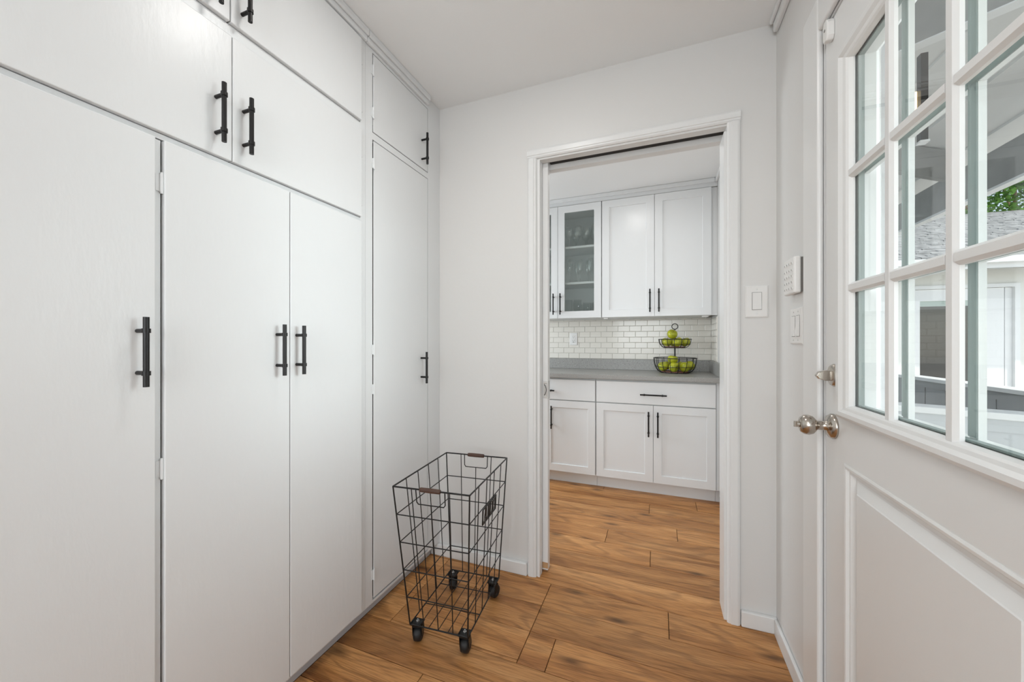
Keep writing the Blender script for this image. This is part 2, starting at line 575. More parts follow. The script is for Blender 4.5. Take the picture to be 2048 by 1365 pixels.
for nm, (x0, x1, y0, y1, z0, z1), lab in (('added_window', (-0.95, 0.35, YH0 - 0.07, YH0 - 0.03, 0.62, 2.18), 'added white framed window at the unseen end of the hall'),  # hall window made up as an opening for fill light
                                          ('window_2', (XP0 - 0.07, XP0 - 0.03, 2.05, 3.05, 0.85, 2.05), 'white framed window at the kitchen end of the pantry')):
    w = tag(bpy.data.objects.new(nm, None), lab, 'window', kind='structure')
    COL.objects.link(w)
    w.location = ((x0 + x1) / 2, (y0 + y1) / 2, z0)
    WO[w.name] = Vector(w.location)
    fr, pn = MB(), MB()
    t = 0.05
    if nm == 'added_window':
        fr.box(x0, x0 + t, y0, y1, z0, z1).box(x1 - t, x1, y0, y1, z0, z1).box(x0 + t, x1 - t, y0, y1, z0, z0 + t).box(x0 + t, x1 - t, y0, y1, z1 - t, z1)
        pn.box(x0 + t, x1 - t, y0 + 0.018, y0 + 0.022, z0 + t, z1 - t)
    else:
        fr.box(x0, x1, y0, y0 + t, z0, z1).box(x0, x1, y1 - t, y1, z0, z1).box(x0, x1, y0 + t, y1 - t, z0, z0 + t).box(x0, x1, y0 + t, y1 - t, z1 - t, z1)
        pn.box(x0 + 0.018, x0 + 0.022, y0 + t, y1 - t, z0 + t, z1 - t)
    fr.build('window_frame', M['trim'], w)
    pn.build('pane', M['glass'], w)

# ------------------------------------------------------------------ floor planks
PW = 0.1597
JOINTS = {-1: [-0.768], 0: [-1.6, 0.9], 1: [-1.042, -0.478, -0.372], 2: [-1.042, -0.478], 3: [-1.042, -0.478, 0.043],
          4: [-0.93], 5: [-1.35], 6: [-0.036, -1.2], 7: [-0.286, -1.45], 8: [0.111, -1.05], 9: [-1.25], 10: [-0.053, -1.2], 11: [0.257, -0.9], 12: [-0.4]}
YHATCH = 1.293
for k in range(-21, 13):
    y0, y1 = 1.12 + k * PW, 1.12 + (k + 1) * PW
    y1 = min(y1, 3.14)
    hall = y1 <= YB2
    xa, xb = (XF - 0.045 if hall else XP0), (XR if hall else 0.436)
    if k in (4,):
        xa, xb = XF - 0.045, XR
    js = sorted(j for j in JOINTS.get(k, [random.uniform(-0.95, 0.2)]) if xa + 0.05 < j < xb - 0.05)
    xs = [xa] + js + [xb]
    for i in range(len(xs) - 1):
        spans = [(y0, y1)]
        if k == 1 and abs(xs[i] + 1.042) < 1e-6:
            spans = [(y0, YHATCH), (YHATCH, y1)]       # front cut of the floor hatch
        for (ya, yb) in spans:
            g = 0.0013
            mb = MB().box(xs[i] + g, xs[i + 1] - g, ya + g, yb - g, -0.008, 0.0)
            c = ((xs[i] + xs[i + 1]) / 2, (ya + yb) / 2, -0.008)
            mb.build('plank', M['oak'], floor, c, bevel=0.0012, seg=1)

# ------------------------------------------------------------------ trims of the pocket door opening
t1 = tag(bpy.data.objects.new('trim_1', None), 'white rounded door casing around the pantry doorway', 'casing', kind='structure')
COL.objects.link(t1); t1.location = (0, YB, 0); WO['trim_1'] = Vector((0, YB, 0))
CW = 0.047
def casing_profile(x_in, x_out, y_w, z0, z1):
    """vertical casing with a stepped, rounded face"""
    s = 1 if x_out > x_in else -1
    w = abs(x_out - x_in)
    pts = [(0, 0), (0, -0.008), (0.006, -0.013), (0.012, -0.013), (0.014, -0.016), (w - 0.012, -0.0165), (w - 0.004, -0.013), (w, -0.006), (w, 0)]
    mb = MB()
    vs = [(x_in + s * a, y_w + b, z) for z in (z0, z1) for (a, b) in pts]
    n = len(pts)
    mb.add(vs, [(i, (i + 1) % n, n + (i + 1) % n, n + i) for i in range(n)] + [tuple(range(n)), tuple(range(n, 2 * n))])
    return mb
ci = 0.004
casing_profile(OPL - ci, OPL - ci - CW, YB, 0, OPZ + 0.012).build('side_casing', M['trim'], t1)
casing_profile(OPR + ci - 0.004, OPR + ci + CW - 0.002, YB, 0, OPZ + 0.012).build('side_casing', M['trim'], t1)
hc = MB()
pts = [(0, 0), (0, -0.008), (0.006, -0.013), (0.012, -0.013), (0.014, -0.016), (CW - 0.012, -0.0165), (CW - 0.004, -0.013), (CW, -0.006), (CW, 0)]
n = len(pts)
vs = [(x, YB + b, OPZ + 0.012 + a) for x in (OPL - ci - CW, OPR + CW + 0.002) for (a, b) in pts]
hc.add(vs, [(i, (i + 1) % n, n + (i + 1) % n, n + i) for i in range(n)] + [tuple(range(n)), tuple(range(n, 2 * n))])
hc.build('head_casing', M['trim'], t1)
MB().box(OPR, OPR - 0.010, YB + 0.004, YB2 - 0.004, 0, OPZ - 0.016).build('jamb', M['trim'], t1)
MB().box(OPL, OPL + 0.012, YB - 0.004, 1.828, 0, OPZ + 0.004).build('jamb', M['trim'], t1)
MB().box(-0.510, OPR - 0.001, 1.8325, 1.8715, 2.076, 2.149).build('track_shade', M['dark'], t1)  # track block fills the head slot, slot shade put into its near-black

# pocket door leaf, slid almost fully into the wall
d1 = tag(bpy.data.objects.new('door_1', None), 'white pocket door slid into the wall with a flush nickel latch', 'door', kind='structure')
COL.objects.link(d1); d1.location = (-0.9, 1.853, 0.012); WO['door_1'] = Vector((-0.9, 1.853, 0.012))
MB().box(-1.32, -0.516, 1.836, 1.870, 0.012, 2.118).build('leaf', M['trim'], d1, bevel=0.002)
MB().box(-0.545, -0.5158, 1.8352, 1.8362, 0.020, 0.050).build('chipped_edge', M['rawwood'], d1)
lt = MB()
lt.loops([(-0.5395, -0.5175, 0.881, 0.967, 1.8345), (-0.5365, -0.5205, 0.890, 0.958, 1.8345), (-0.5350, -0.5220, 0.893, 0.955, 1.8358)], 'y', cap_last=True)
lt.box(-0.5160, -0.5150, 1.8362, 1.8698, 0.879, 0.969)
pl = lt.build('flush_pull', M['nickel2'], d1)
pl['label'] = 'nickel flush pull with edge latch'
MB().tube([(-0.534 + 0.009 * math.sin(t * math.pi) ** 0.7, 1.8338, 0.897 + 0.054 * t) for t in [i / 12 for i in range(13)]], 0.0016, 6).build('finger_ring', M['black'], pl)

# baseboards
def base_run(name, mb, label):
    return struct(name, mb, M['trim'], label, 'baseboard', bevel=0.004)
base_run('baseboard_back', MB().box(XF - 0.045, OPL - ci - CW, 1.768, YB, 0, 0.062), 'low white baseboard left of the pantry doorway')
base_run('baseboard_side', MB().box(OPR + CW + 0.003, XR, 1.772, YB, 0, 0.064), 'short white baseboard between doorway casing and corner')
base_run('baseboard_right', MB().box(0.4325, XR, 1.446, 1.7715, 0, 0.064), 'white baseboard running to the glazed back door')
base_run('baseboard_pantry', MB().box(0.422, 0.436, YB2, 3.098, 0, 0.085), 'white baseboard on the pantry side wall')
# crown strips
struct('trim_2', MB().box(XR - 0.018, XR, -2.2, 1.765, 2.392, ZC).box(XR - 0.030, XR - 0.018, -2.2, 1.765, 2.425, ZC), M['trim'], 'small white crown strip above the glazed back door', 'crown', bevel=0.005)
struct('trim_3', MB().box(0.418, 0.436, YB2, 3.29, 2.41, ZC), M['trim'], 'thin white crown strip on the pantry side wall', 'crown', bevel=0.004)

# ------------------------------------------------------------------ handles (shared meshes)
def handle_mesh(length, cc, standoff, r, face, vertical):
    """local origin on the door face, centred; face 'x' points +X, 'y' points -Y"""
    mb = MB()
    def P(along, out):
        if face == 'x':
            return (out, 0, along)
        return (0, -out, along) if vertical else (along, -out, 0)
    mb.cyl(P(-length / 2, standoff), P(length / 2, standoff), r, 14)
    for s in (-1, 1):
        mb.cyl(P(s * cc / 2, 0), P(s * cc / 2, standoff), r * 0.86, 10)
        mb.cyl(P(s * cc / 2 - r * 0.85, standoff), P(s * cc / 2 + r * 0.85, standoff), r * 1.38, 14)
    return mb.mesh('handle', M['black'], (0, 0, 0))
H_HALL = handle_mesh(0.158, 0.096, 0.034, 0.0058, 'x', True)
H_PV = handle_mesh(0.188, 0.128, 0.034, 0.0058, 'y', True)
H_PH = handle_mesh(0.188, 0.128, 0.034, 0.0058, 'y', False)
_hm = MB()
_hm.cyl((0.0028, 0, -0.022), (0.0028, 0, 0.022), 0.0040, 10)
_hm.box(-0.001, 0.0016, -0.011, 0.0, -0.020, 0.020)
_hm.cyl((0.0035, 0, -0.0255), (0.0035, 0, -0.022), 0.0030, 8).cyl((0.0035, 0, 0.022), (0.0035, 0, 0.0255), 0.0030, 8)
HINGE_L = _hm.mesh('hinge', M['cab'], (0, 0, 0))
_hm2 = MB()
_hm2.cyl((0.0028, 0, -0.022), (0.0028, 0, 0.022), 0.0040, 10)
_hm2.box(-0.001, 0.0016, 0.0, 0.011, -0.020, 0.020)
HINGE_R = _hm2.mesh('hinge', M['cab'], (0, 0, 0))

# ------------------------------------------------------------------ built-in cabinets on the left
Y_A0 = 0.205
big = thing('built_in_cabinet', (-1.42, 0.70, 0), 'wide white built-in wall of flat doors with long black bar handles', 'cabinet')
YS = 1.224   # joint between the wide and the narrow unit
cb = MB()
cb.box(XL0 + 0.01, XF - 0.02, 0.166, 0.184, 0.07, ZC)          # sides, floor, back, shelves
cb.box(XL0 + 0.01, XF - 0.02, YS - 0.018, YS - 0.001, 0.07, ZC)
cb.box(XL0 + 0.01, XF - 0.02, 0.184, YS - 0.018, 0.07, 0.088)
cb.box(XL0 + 0.002, XL0 + 0.010, 0.166, YS - 0.001, 0.07, ZC)
cb.box(XL0 + 0.01, XF - 0.03, 0.184, YS - 0.018, 1.656, 1.666)
cb.box(XL0 + 0.01, XF - 0.03, 0.184, YS - 0.018, 2.032, 2.045)
cb.build('carcass', M['dark'], big)  # inside coloured near-black so the door gaps look shaded
ff = MB()
FX0 = XF - 0.02
ff.box(FX0, XF, 0.166, Y_A0 - 0.003, 0.066, ZC)                       # end stile
ff.box(FX0, XF, 0.5285, 0.5405, 0.076, 1.652)                           # stile between the two lower doors
ff.box(FX0, XF, 1.1955, YS - 0.0005, 0.066, ZC)
for (z0, z1) in ((0.066, 0.076), (1.6555, 1.6685), (2.0235, 2.0555), (2.3925, ZC)):
    ff.box(FX0, XF, Y_A0 - 0.003, 1.1955, z0, z1)
ff.build('face_frame', M['cab'], big)
MB().box(FX0 - 0.045, XF - 0.045, 0.166, YS, 0.0, 0.066).build('plinth', M['toe'], big)
cr = MB()
cr.box(XF, XF + 0.014, 0.166, YS, 2.398, ZC - 0.001).box(XF + 0.014, XF + 0.024, 0.166, YS, 2.418, ZC - 0.001)
cr.build('crown_strip', M['cab'], big, bevel=0.004)

def flat_door(parent, y0, y1, z0, z1, hy=None, hz=None, hinges=(), side='L', g=0.0, XD=XD, th=0.018):
    mb = MB().box(XD - th, XD, y0 + g, y1 - g, z0, z1)
    d = mb.build('door', M['cab'], parent, (XD, (y0 + y1) / 2, z0), bevel=0.0022)
    if hy is not None:
        inst('handle', H_HALL, d, (XD, hy, hz))
    for hz_ in hinges:
        if side == 'L':
            inst('hinge', HINGE_L, d, (XF + 0.0012, y0 - 0.0025, hz_))
        else:
            inst('hinge', HINGE_R, d, (XF + 0.0012, y1 + 0.0025, hz_))
    return d
ZL0, ZL1 = 0.079, 1.6525
flat_door(big, Y_A0, 0.526, ZL0, ZL1, 0.4925, 1.143)
flat_door(big, 0.5435, 0.8740, ZL0, ZL1, 0.8300, 1.141, (1.549, 0.86, 0.205), 'L')
flat_door(big, 0.8764, 1.1920, ZL0, ZL1, 0.8985, 1.140, (1.546, 0.86, 0.21), 'R')
flat_door(big, Y_A0, 0.6970, 1.6705, 2.0205, 0.6560, 1.777)
flat_door(big, 0.6990, 1.1920, 1.6705, 2.0205, 0.7285, 1.778, (1.936, 1.739), 'R')
flat_door(big, Y_A0, 0.6920, 2.0580, 2.3890, 0.6490, 2.141)
flat_door(big, 0.6946, 1.1920, 2.0580, 2.3890, 0.7245, 2.150, (2.313, 2.119), 'R')

nar = thing('tall_narrow_cabinet', (-1.42, 1.50, 0), 'tall narrow white cabinet filling the corner beside the partition wall', 'cabinet')
cb = MB()
cb.box(XL0 + 0.01, FX0, YS + 0.001, YS + 0.018, 0.07, ZC)
cb.box(XL0 + 0.01, FX0, YB - 0.020, YB - 0.002, 0.07, ZC)
cb.box(XL0 + 0.01, FX0, YS + 0.018, YB - 0.020, 0.07, 0.088)
cb.box(XL0 + 0.002, XL0 + 0.010, YS + 0.001, YB - 0.002, 0.07, ZC)
cb.box(XL0 + 0.01, XF - 0.03, YS + 0.018, YB - 0.020, 2.030, 2.042)
cb.build('carcass', M['dark'], nar)  # near-black inside, shade behind the hinge gap put into the colour
ff = MB()
ff.box(FX0, XF, YS + 0.0005, 1.2650, 0.066, ZC)
ff.box(FX0, XF, 1.6745, YB - 0.0005, 0.066, ZC)
for (z0, z1) in ((0.066, 0.076), (2.0205, 2.0500), (2.3855, ZC)):
    ff.box(FX0, XF, 1.2650, 1.6745, z0, z1)
ff.build('face_frame', M['cab'], nar)
MB().box(FX0 - 0.045, XF - 0.045, YS, 1.7675, 0.0, 0.066).build('plinth', M['toe'], nar)
cr = MB()
cr.box(XF, XF + 0.014, YS + 0.0005, 1.668, 2.398, ZC - 0.001).box(XF + 0.014, XF + 0.024, YS + 0.0005, 1.668, 2.418, ZC - 0.001)
cr.build('crown_strip', M['cab'], nar, bevel=0.004)
flat_door(nar, 1.2720, 1.6715, 0.083, 2.0175, 1.6130, 1.037, (1.920, 1.134, 0.967, 0.185), 'L', XD=XF + 0.001, th=0.005)
flat_door(nar, 1.2695, 1.6715, 2.0535, 2.3825, 1.6190, 2.146, (2.312, 2.133), 'L', XD=XF + 0.001, th=0.005)

# ------------------------------------------------------------------ pantry cabinets
YU, YBASE = 3.290, 3.030
def shaker(parent, name, x0, x1, z0, z1, yf, rail=0.057, handle=None, pane=False, th=0.020):
    """door front at y = yf; handle = (x, z, 'V' or 'H')"""
    g = 0.0016
    x0, x1, z0, z1 = x0 + g, x1 - g, z0 + g, z1 - g
    org = ((x0 + x1) / 2, yf, z0)
    mb = MB()
    i0, i1, k0, k1 = x0 + rail, x1 - rail, z0 + rail, z1 - rail
    mb.box(x0, i0, yf, yf + th, z0, z1).box(i1, x1, yf, yf + th, z0, z1)
    mb.box(i0, i1, yf, yf + th, z0, k0).box(i0, i1, yf, yf + th, k1, z1)
    d = mb.build(name, M['pcab'], parent, org)
    if pane:
        MB().box(i0, i1, yf + 0.008, yf + 0.011, k0, k1).build('pane', M['cglass'], d)
    else:
        MB().loops([(i0, i1, k0, k1, yf + 0.004), (i0 + 0.0025, i1 - 0.0025, k0 + 0.0025, k1 - 0.0025, yf + 0.0085)], 'y', cap_last=True).build('panel', M['pcab'], d)
    if handle:
        hx, hz, o = handle
        inst('handle', H_PV if o == 'V' else H_PH, d, (hx, yf, hz))
    return d
def slab_drawer(parent, x0, x1, z0, z1, yf, hx, hz):
    g = 0.0016
    d = MB().box(x0 + g, x1 - g, yf, yf + 0.020, z0 + g, z1 - g).build('drawer_front', M['pcab'], parent, ((x0 + x1) / 2, yf, z0), bevel=0.0015)
    inst('handle', H_PH, d, (hx, yf, hz))

def base_unit(x0, xm, x1, label, hl, hr):
    u = thing('base_cabinet', ((x0 + x1) / 2, 3.3, 0), label, 'cabinet')
    MB().box(x0 + 0.001, x1 - 0.001, YBASE + 0.0215, YP - 0.002, 0.098, 0.874).build('carcass', M['cabin'], u)
    MB().box(x0 + 0.001, x1 - 0.001, 3.100, 3.115, 0.0, 0.098).build('toe_kick', M['pcab'], u)
    slab_drawer(u, x0 + 0.003, x1 - 0.003, 0.691, 0.862, YBASE, (x0 + x1) / 2 + 0.003, 0.768)
    shaker(u, 'door', x0 + 0.003, xm, 0.102, 0.687, YBASE, handle=(hl, 0.548, 'V'))
    shaker(u, 'door', xm, x1 - 0.003, 0.102, 0.687, YBASE, handle=(hr, 0.548, 'V'))
    return u
base_unit(-1.314, -0.884, -0.4585, 'white shaker base cabinet under the outlet end of the grey counter', -0.950, -0.815)
bu2 = base_unit(-0.4585, -0.0305, 0.3935, 'white shaker base cabinet below the tiered fruit stand', -0.063, 0.002)
MB().box(0.394, 0.4355, YBASE + 0.018, YBASE + 0.036, 0.0985, 0.874).build('filler_strip', M['pcab'], bu2)
MB().box(0.394, 0.4215, 3.100, 3.115, 0.0, 0.0975).build('toe_kick', M['pcab'], bu2)

ct = thing('countertop', (-0.45, 3.3, 0.875), 'speckled grey quartz countertop with low upstand in the pantry', 'countertop')
MB().box(-1.33, 0.4355, 3.000, YP - 0.001, 0.8755, 0.911).build('worktop', M['counter'], ct, bevel=0.004)
us = MB()
us.box(-1.33, 0.4355, YP - 0.022, YP - 0.001, 0.9112, 1.0085)
us.build('upstand', M['counter'], ct, bevel=0.002)
MB().box(0.4145, 0.4355, 3.004, YP - 0.0225, 0.9112, 1.0085).build('upstand', M['counter'], ct, bevel=0.002)

# wall units
gu = thing('glazed_wall_cabinet', (-0.834, 3.46, 1.378), 'white wall cabinet with two glass doors showing drinking glasses', 'cabinet')
gx0, gx1 = -1.220, -0.4495
YUC = YU + 0.0215
ZU0, ZU1 = 1.378, 2.378
cbx = MB()
cbx.box(gx0, gx0 + 0.016, YUC, YP - 0.002, ZU0, ZU1).box(gx1 - 0.016, gx1, YUC, YP - 0.002, ZU0, ZU1)
cbx.box(gx0 + 0.016, gx1 - 0.016, YUC, YP - 0.002, ZU0, ZU0 + 0.016).box(gx0 + 0.016, gx1 - 0.016, YUC, YP - 0.002, ZU1 - 0.016, ZU1)
cbx.box(gx0 + 0.016, gx1 - 0.016, YP - 0.010, YP - 0.002, ZU0 + 0.016, ZU1 - 0.016)
cbx.build('carcass', M['cabin'], gu)
SH1, SH2 = 2.020, 1.700
for z in (SH1, SH2):
    MB().box(gx0 + 0.017, gx1 - 0.017, YUC + 0.008, YP - 0.011, z - 0.018, z).build('shelf', M['pcab'], gu)
shaker(gu, 'glass_door', gx0 + 0.002, -0.834, ZU0, ZU1, YU, 0.060, (-0.868, 1.504, 'V'), pane=True)
shaker(gu, 'glass_door', -0.834, gx1 - 0.001, ZU0, ZU1, YU, 0.060, (-0.805, 1.504, 'V'), pane=True)
su = thing('wall_cabinet', (-0.027, 3.46, 1.378), 'white wall cabinet with two solid shaker doors above the fruit stand', 'cabinet')
MB().box(-0.4475, 0.393, YUC, YP - 0.002, ZU0, ZU1).build('carcass', M['pcab'], su)
shaker(su, 'door', -0.446, -0.0228, ZU0, ZU1, YU, 0.060, (-0.058, 1.506, 'V'))
shaker(su, 'door', -0.0228, 0.3925, ZU0, ZU1, YU, 0.060, (0.010, 1.506, 'V'))
MB().box(0.3935, 0.4355, YU + 0.020, YU + 0.036, ZU0, ZU1).build('filler_strip', M['pcab'], su)
MB().box(0.330, 0.375, 3.33, 3.37, ZU0 - 0.012, ZU0 - 0.0005).build('light_clip', M['plastic'], su)
MB().box(-0.435, -0.400, 3.33, 3.37, ZU0 - 0.012, ZU0 - 0.0005).build('light_clip', M['plastic'], su)
sof = MB()
sof.box(-1.33, 0.4355, YU + 0.010, YU + 0.030, ZU1 + 0.004, ZC - 0.001)
sof.box(-1.33, 0.4175, YU - 0.008, YU + 0.010, ZU1 + 0.034, ZC - 0.001)
struct('trim_4', sof, M['pcab'], 'white crown board between the wall cabinets and ceiling', 'crown', bevel=0.004)

# subway tiles
TL, TH, TP, TR = 0.1012, 0.0488, 0.1030, 0.0510
def tile_mesh(w, hgt, plane):
    mb = MB()
    if plane == 'y':
        mb.loops([(-w / 2, w / 2, 0, hgt, 0), (-w / 2, w / 2, 0, hgt, -0.0045), (-w / 2 + 0.002, w / 2 - 0.002, 0.002, hgt - 0.002, -0.0060)], 'y', cap_last=True)
    else:
        mb.loops([(-w / 2, w / 2, 0, hgt, 0), (-w / 2, w / 2, 0, hgt, -0.0045), (-w / 2 + 0.002, w / 2 - 0.002, 0.002, hgt - 0.002, -0.0060)], 'x', cap_last=True)
    return mb.mesh('tile', M['tile'], (0, 0, 0))
T_FULL = tile_mesh(TL, TH, 'y')
T_CACHE = {}
for row in range(8):
    z = 1.0105 + row * TR
    hgt = TH if row < 7 else 0.010
    off = -0.446 + (0.0 if row % 2 == 1 else TP / 2)
    x = off - 9 * TP
    while x < 0.43:
        a, b = x + 0.0009, x + TP - 0.0009
        b = min(b, 0.4335)
        if b - a > 0.012 and not (z < 1.36 and False):
            w = round(b - a, 4)
            if row < 7 and abs(w - TL) < 0.0005:
                me = T_FULL
            else:
                me = T_CACHE.setdefault((w, hgt), None) or tile_mesh(w, hgt, 'y')
                T_CACHE[(w, hgt)] = me
            inst('tile', me, wpb, ((a + b) / 2, YP, z))
        x += TP
wpr = bpy.data.objects['wall_pantry_right']
for row in range(7):
    z = 1.0105 + row * TR
    y = 3.615 - (TP if row % 2 else TP / 2)
    ye = 3.615
    first = True
    while ye > 3.335:
        ys = max(y, 3.31)
        w = round(ye - ys - 0.0018, 4)
        if w > 0.012:
            me = T_CACHE.get((w, 'x')) or tile_mesh(w, TH, 'x')
            T_CACHE[(w, 'x')] = me
            inst('tile', me, wpr, (0.436, (ye + ys) / 2, z))
        ye = ys
        y = ys - TP

# outlet on the tiles
def wall_outlet():
    o = thing('wall_outlet', (-0.760, YP - 0.006, 1.137), 'white duplex outlet on the subway tile above the counter', 'outlet')
    MB().loops([(-0.797, -0.723, 1.137, 1.256, YP - 0.0058), (-0.797, -0.723, 1.137, 1.256, YP - 0.010), (-0.793, -0.727, 1.141, 1.252, YP - 0.0125)], 'y', cap_last=True).build('plate', M['plastic'], o)
    MB().box(-0.777, -0.743, YP - 0.0145, YP - 0.0125, 1.160, 1.233).build('receptacle', M['plastic'], o, bevel=0.001)
    sl = MB()
    for z in (1.178, 1.213):
        sl.box(-0.768, -0.7655, YP - 0.0150, YP - 0.0146, z, z + 0.009).box(-0.7545, -0.752, YP - 0.0150, YP - 0.0146, z, z + 0.009)
        sl.cyl((-0.760, YP - 0.0150, z - 0.006), (-0.760, YP - 0.0146, z - 0.006), 0.003, 8)
    sl.box(-0.768, -0.752, YP - 0.0155, YP - 0.0146, 1.162, 1.166)
    sl.build('slots', M['plasticgrey'], o)
wall_outlet()

# ------------------------------------------------------------------ glassware
def lathe_mesh(name, prof, n=18):
    return MB().lathe(prof, (0, 0, 0), n=n).mesh(name, M['crystal'], (0, 0, 0))
wine = lathe_mesh('wine_glass', [(0.001, 0.0), (0.034, 0.001), (0.033, 0.003), (0.006, 0.006), (0.004, 0.012), (0.004, 0.080), (0.010, 0.088), (0.030, 0.105), (0.038, 0.130), (0.036, 0.165), (0.031, 0.195), (0.029, 0.195), (0.034, 0.165), (0.036, 0.130), (0.028, 0.107), (0.001, 0.092)])
flute = lathe_mesh('champagne_flute', [(0.001, 0.0), (0.033, 0.001), (0.032, 0.003), (0.005, 0.006), (0.0035, 0.012), (0.0035, 0.080), (0.010, 0.092), (0.021, 0.125), (0.025, 0.165), (0.022, 0.222), (0.0205, 0.222), (0.0235, 0.165), (0.019, 0.127), (0.001, 0.096)])
tumbler = lathe_mesh('tumbler', [(0.001, 0.0), (0.031, 0.0), (0.033, 0.004), (0.0375, 0.125), (0.0360, 0.125), (0.0315, 0.012), (0.001, 0.010)], 20)
hiball = lathe_mesh('highball_glass', [(0.001, 0.0), (0.030, 0.0), (0.032, 0.004), (0.034, 0.155), (0.0325, 0.155), (0.0305, 0.014), (0.001, 0.012)], 20)
def put(nm, me, x, y, z, label, cat, group):
    o = bpy.data.objects.new(nm, me)
    COL.objects.link(o)
    o.location = (x, y, z)
    WO[o.name] = Vector(o.location)
    return tag(o, label, cat, group)
for (x, y) in ((-0.755, 3.40), (-0.670, 3.39), (-0.590, 3.41), (-0.510, 3.39), (-0.715, 3.52), (-0.625, 3.53), (-0.545, 3.52), (-0.93, 3.40), (-1.02, 3.42)):
    put('wine_glass', wine, x, y, SH1 + 0.0005, 'clear round wine glass on the top shelf of the glazed cabinet', 'glass', 'wine glasses on the top shelf')
for (x, y) in ((-0.745, 3.39), (-0.655, 3.40), (-0.560, 3.39), (-0.700, 3.50), (-0.600, 3.51), (-0.510, 3.48), (-0.93, 3.40)):
    put('champagne_flute', flute, x, y, SH2 + 0.0005, 'slim clear champagne flute on the middle shelf of the glazed cabinet', 'glass', 'flutes on the middle shelf')
for (x, y) in ((-0.755, 3.39), (-0.675, 3.40), (-0.71, 3.51), (-0.92, 3.41)):
    put('highball_glass', hiball, x, y, ZU0 + 0.0165, 'tall straight clear glass on the cabinet floor behind the glass door', 'glass', 'highballs on the cabinet floor')
for (x, y) in ((-0.590, 3.40), (-0.508, 3.39), (-0.545, 3.50), (-0.63, 3.52)):
    put('tumbler', tumbler, x, y, ZU0 + 0.0165, 'short wide clear tumbler on the cabinet floor behind the glass door', 'glass', 'tumblers on the cabinet floor')

# ------------------------------------------------------------------ tiered fruit stand and apples
FX, FY, FZ = 0.135, 3.415, 0.9115
fs = thing('fruit_stand', (FX, FY, FZ), 'two-tier black wire fruit stand with a ring handle on the counter', 'fruit stand')
def ring(mb, r, z, rad=0.0022, n=36):
    mb.tube([(FX + r * math.cos(2 * math.pi * i / n), FY + r * math.sin(2 * math.pi * i / n), z) for i in range(n)], rad, 6, closed=True)
def bowl(name, zb, zr, rb, rr, nsp):
    mb = MB()
    prof = [(rb, zb + 0.002)]
    for i in range(1, 7):
        t = i / 6
        prof.append((rb + (rr - rb) * math.sin(t * math.pi / 2) ** 0.75, zb + 0.002 + (zr - zb - 0.002) * t ** 1.35))
    ring(mb, rr, zr, 0.0036)
    ring(mb, rb, zb + 0.003, 0.0034)
    tm = 0.52
    rm = rb + (rr - rb) * math.sin(tm * math.pi / 2) ** 0.75
    ring(mb, rm + 0.001, zb + 0.002 + (zr - zb - 0.002) * tm ** 1.35, 0.0024)
    for k in range(nsp):
        an = 2 * math.pi * (k + 0.35) / nsp
        mb.tube([(FX + r * math.cos(an), FY + r * math.sin(an), z) for r, z in prof], 0.0025, 5)
    b = mb.build(name, M['wire'], fs)
    MB().cyl((FX, FY, zb), (FX, FY, zb + 0.012), rb - 0.002, 32).build('wood_base', M['redwood'], b)
    return b
bowl('lower_bowl', FZ, FZ + 0.122, 0.108, 0.166, 16)
bowl('upper_bowl', FZ + 0.206, FZ + 0.278, 0.080, 0.126, 14)
MB().cyl((FX, FY, FZ + 0.010), (FX, FY, FZ + 0.206), 0.0060, 10).cyl((FX, FY, FZ + 0.218), (FX, FY, FZ + 0.362), 0.0040, 10).build('pole', M['wire'], fs)
rg = MB()
rg.tube([(FX + 0.023 * math.cos(2 * math.pi * i / 24), FY, FZ + 0.385 + 0.023 * math.sin(2 * math.pi * i / 24)) for i in range(24)], 0.0036, 6, closed=True)
rg.build('ring_handle', M['wire'], fs)

def apple_mesh():
    mb = MB()
    R = 0.0405
    prof = []
    N = 16
    for j in range(N + 1):
        th = math.pi * j / N
        r = R * (math.sin(th) ** 0.92) * (1.0 + 0.05 * math.cos(th) * -1)
        z = -R * 0.92 * math.cos(th)
        if j > N - 4:
            z -= 0.004 * (j - (N - 4))
        if j < 3:
            z += 0.0025 * (3 - j)
        prof.append((r, z))
    mb.lathe(prof, (0, 0, 0), n=22)
    return mb.mesh('apple', M['apple'], (0, 0, 0))
AP = apple_mesh()
_st = MB().tube([(0, 0, 0.020), (0.001, 0, 0.030), (0.004, 0.001, 0.040)], 0.0013, 5).mesh('stalk', M['stem'], (0, 0, 0))
def apple(x, y, z, rx, ry, label, s=1.0, group='green apples on the fruit stand'):
    o = bpy.data.objects.new('apple', AP)
    COL.objects.link(o)
    o.location = (x, y, z)
    o.rotation_euler = (rx, ry, random.uniform(0, 6))
    o.scale = (s, s, s)
    WO[o.name] = Vector(o.location)
    tag(o, label, 'apple', group)
    k = bpy.data.objects.new('stalk', _st)
    COL.objects.link(k)
    k.parent = o
    return o
zl = FZ + 0.012 + 0.038
apple(FX - 0.093, FY - 0.052, zl + 0.004, 0.3, -0.2, 'green apple against the wire by the outlet side of the lower bowl')
apple(FX - 0.012, FY - 0.100, zl + 0.002, 1.9, 0.2, 'green apple at the front of the lower bowl showing its base')
apple(FX + 0.070, FY - 0.070, zl + 0.002, 1.5, 0.3, 'green apple with its stalk end facing outward in the lower bowl')
apple(FX + 0.112, FY + 0.012, zl + 0.010, 0.4, 0.5, 'green apple near the side wall end of the lower bowl')
apple(FX - 0.018, FY - 0.048, zl + 0.062, 0.2, 0.1, 'green apple heaped on the others in the lower bowl')
apple(FX + 0.035, FY + 0.078, zl + 0.004, 0.2, 0.4, 'green apple at the tile side of the lower bowl')
apple(FX - 0.070, FY + 0.060, zl + 0.004, 0.2, 0.4, 'green apple at the rear of the lower bowl toward the outlet')
zu = FZ + 0.218 + 0.038
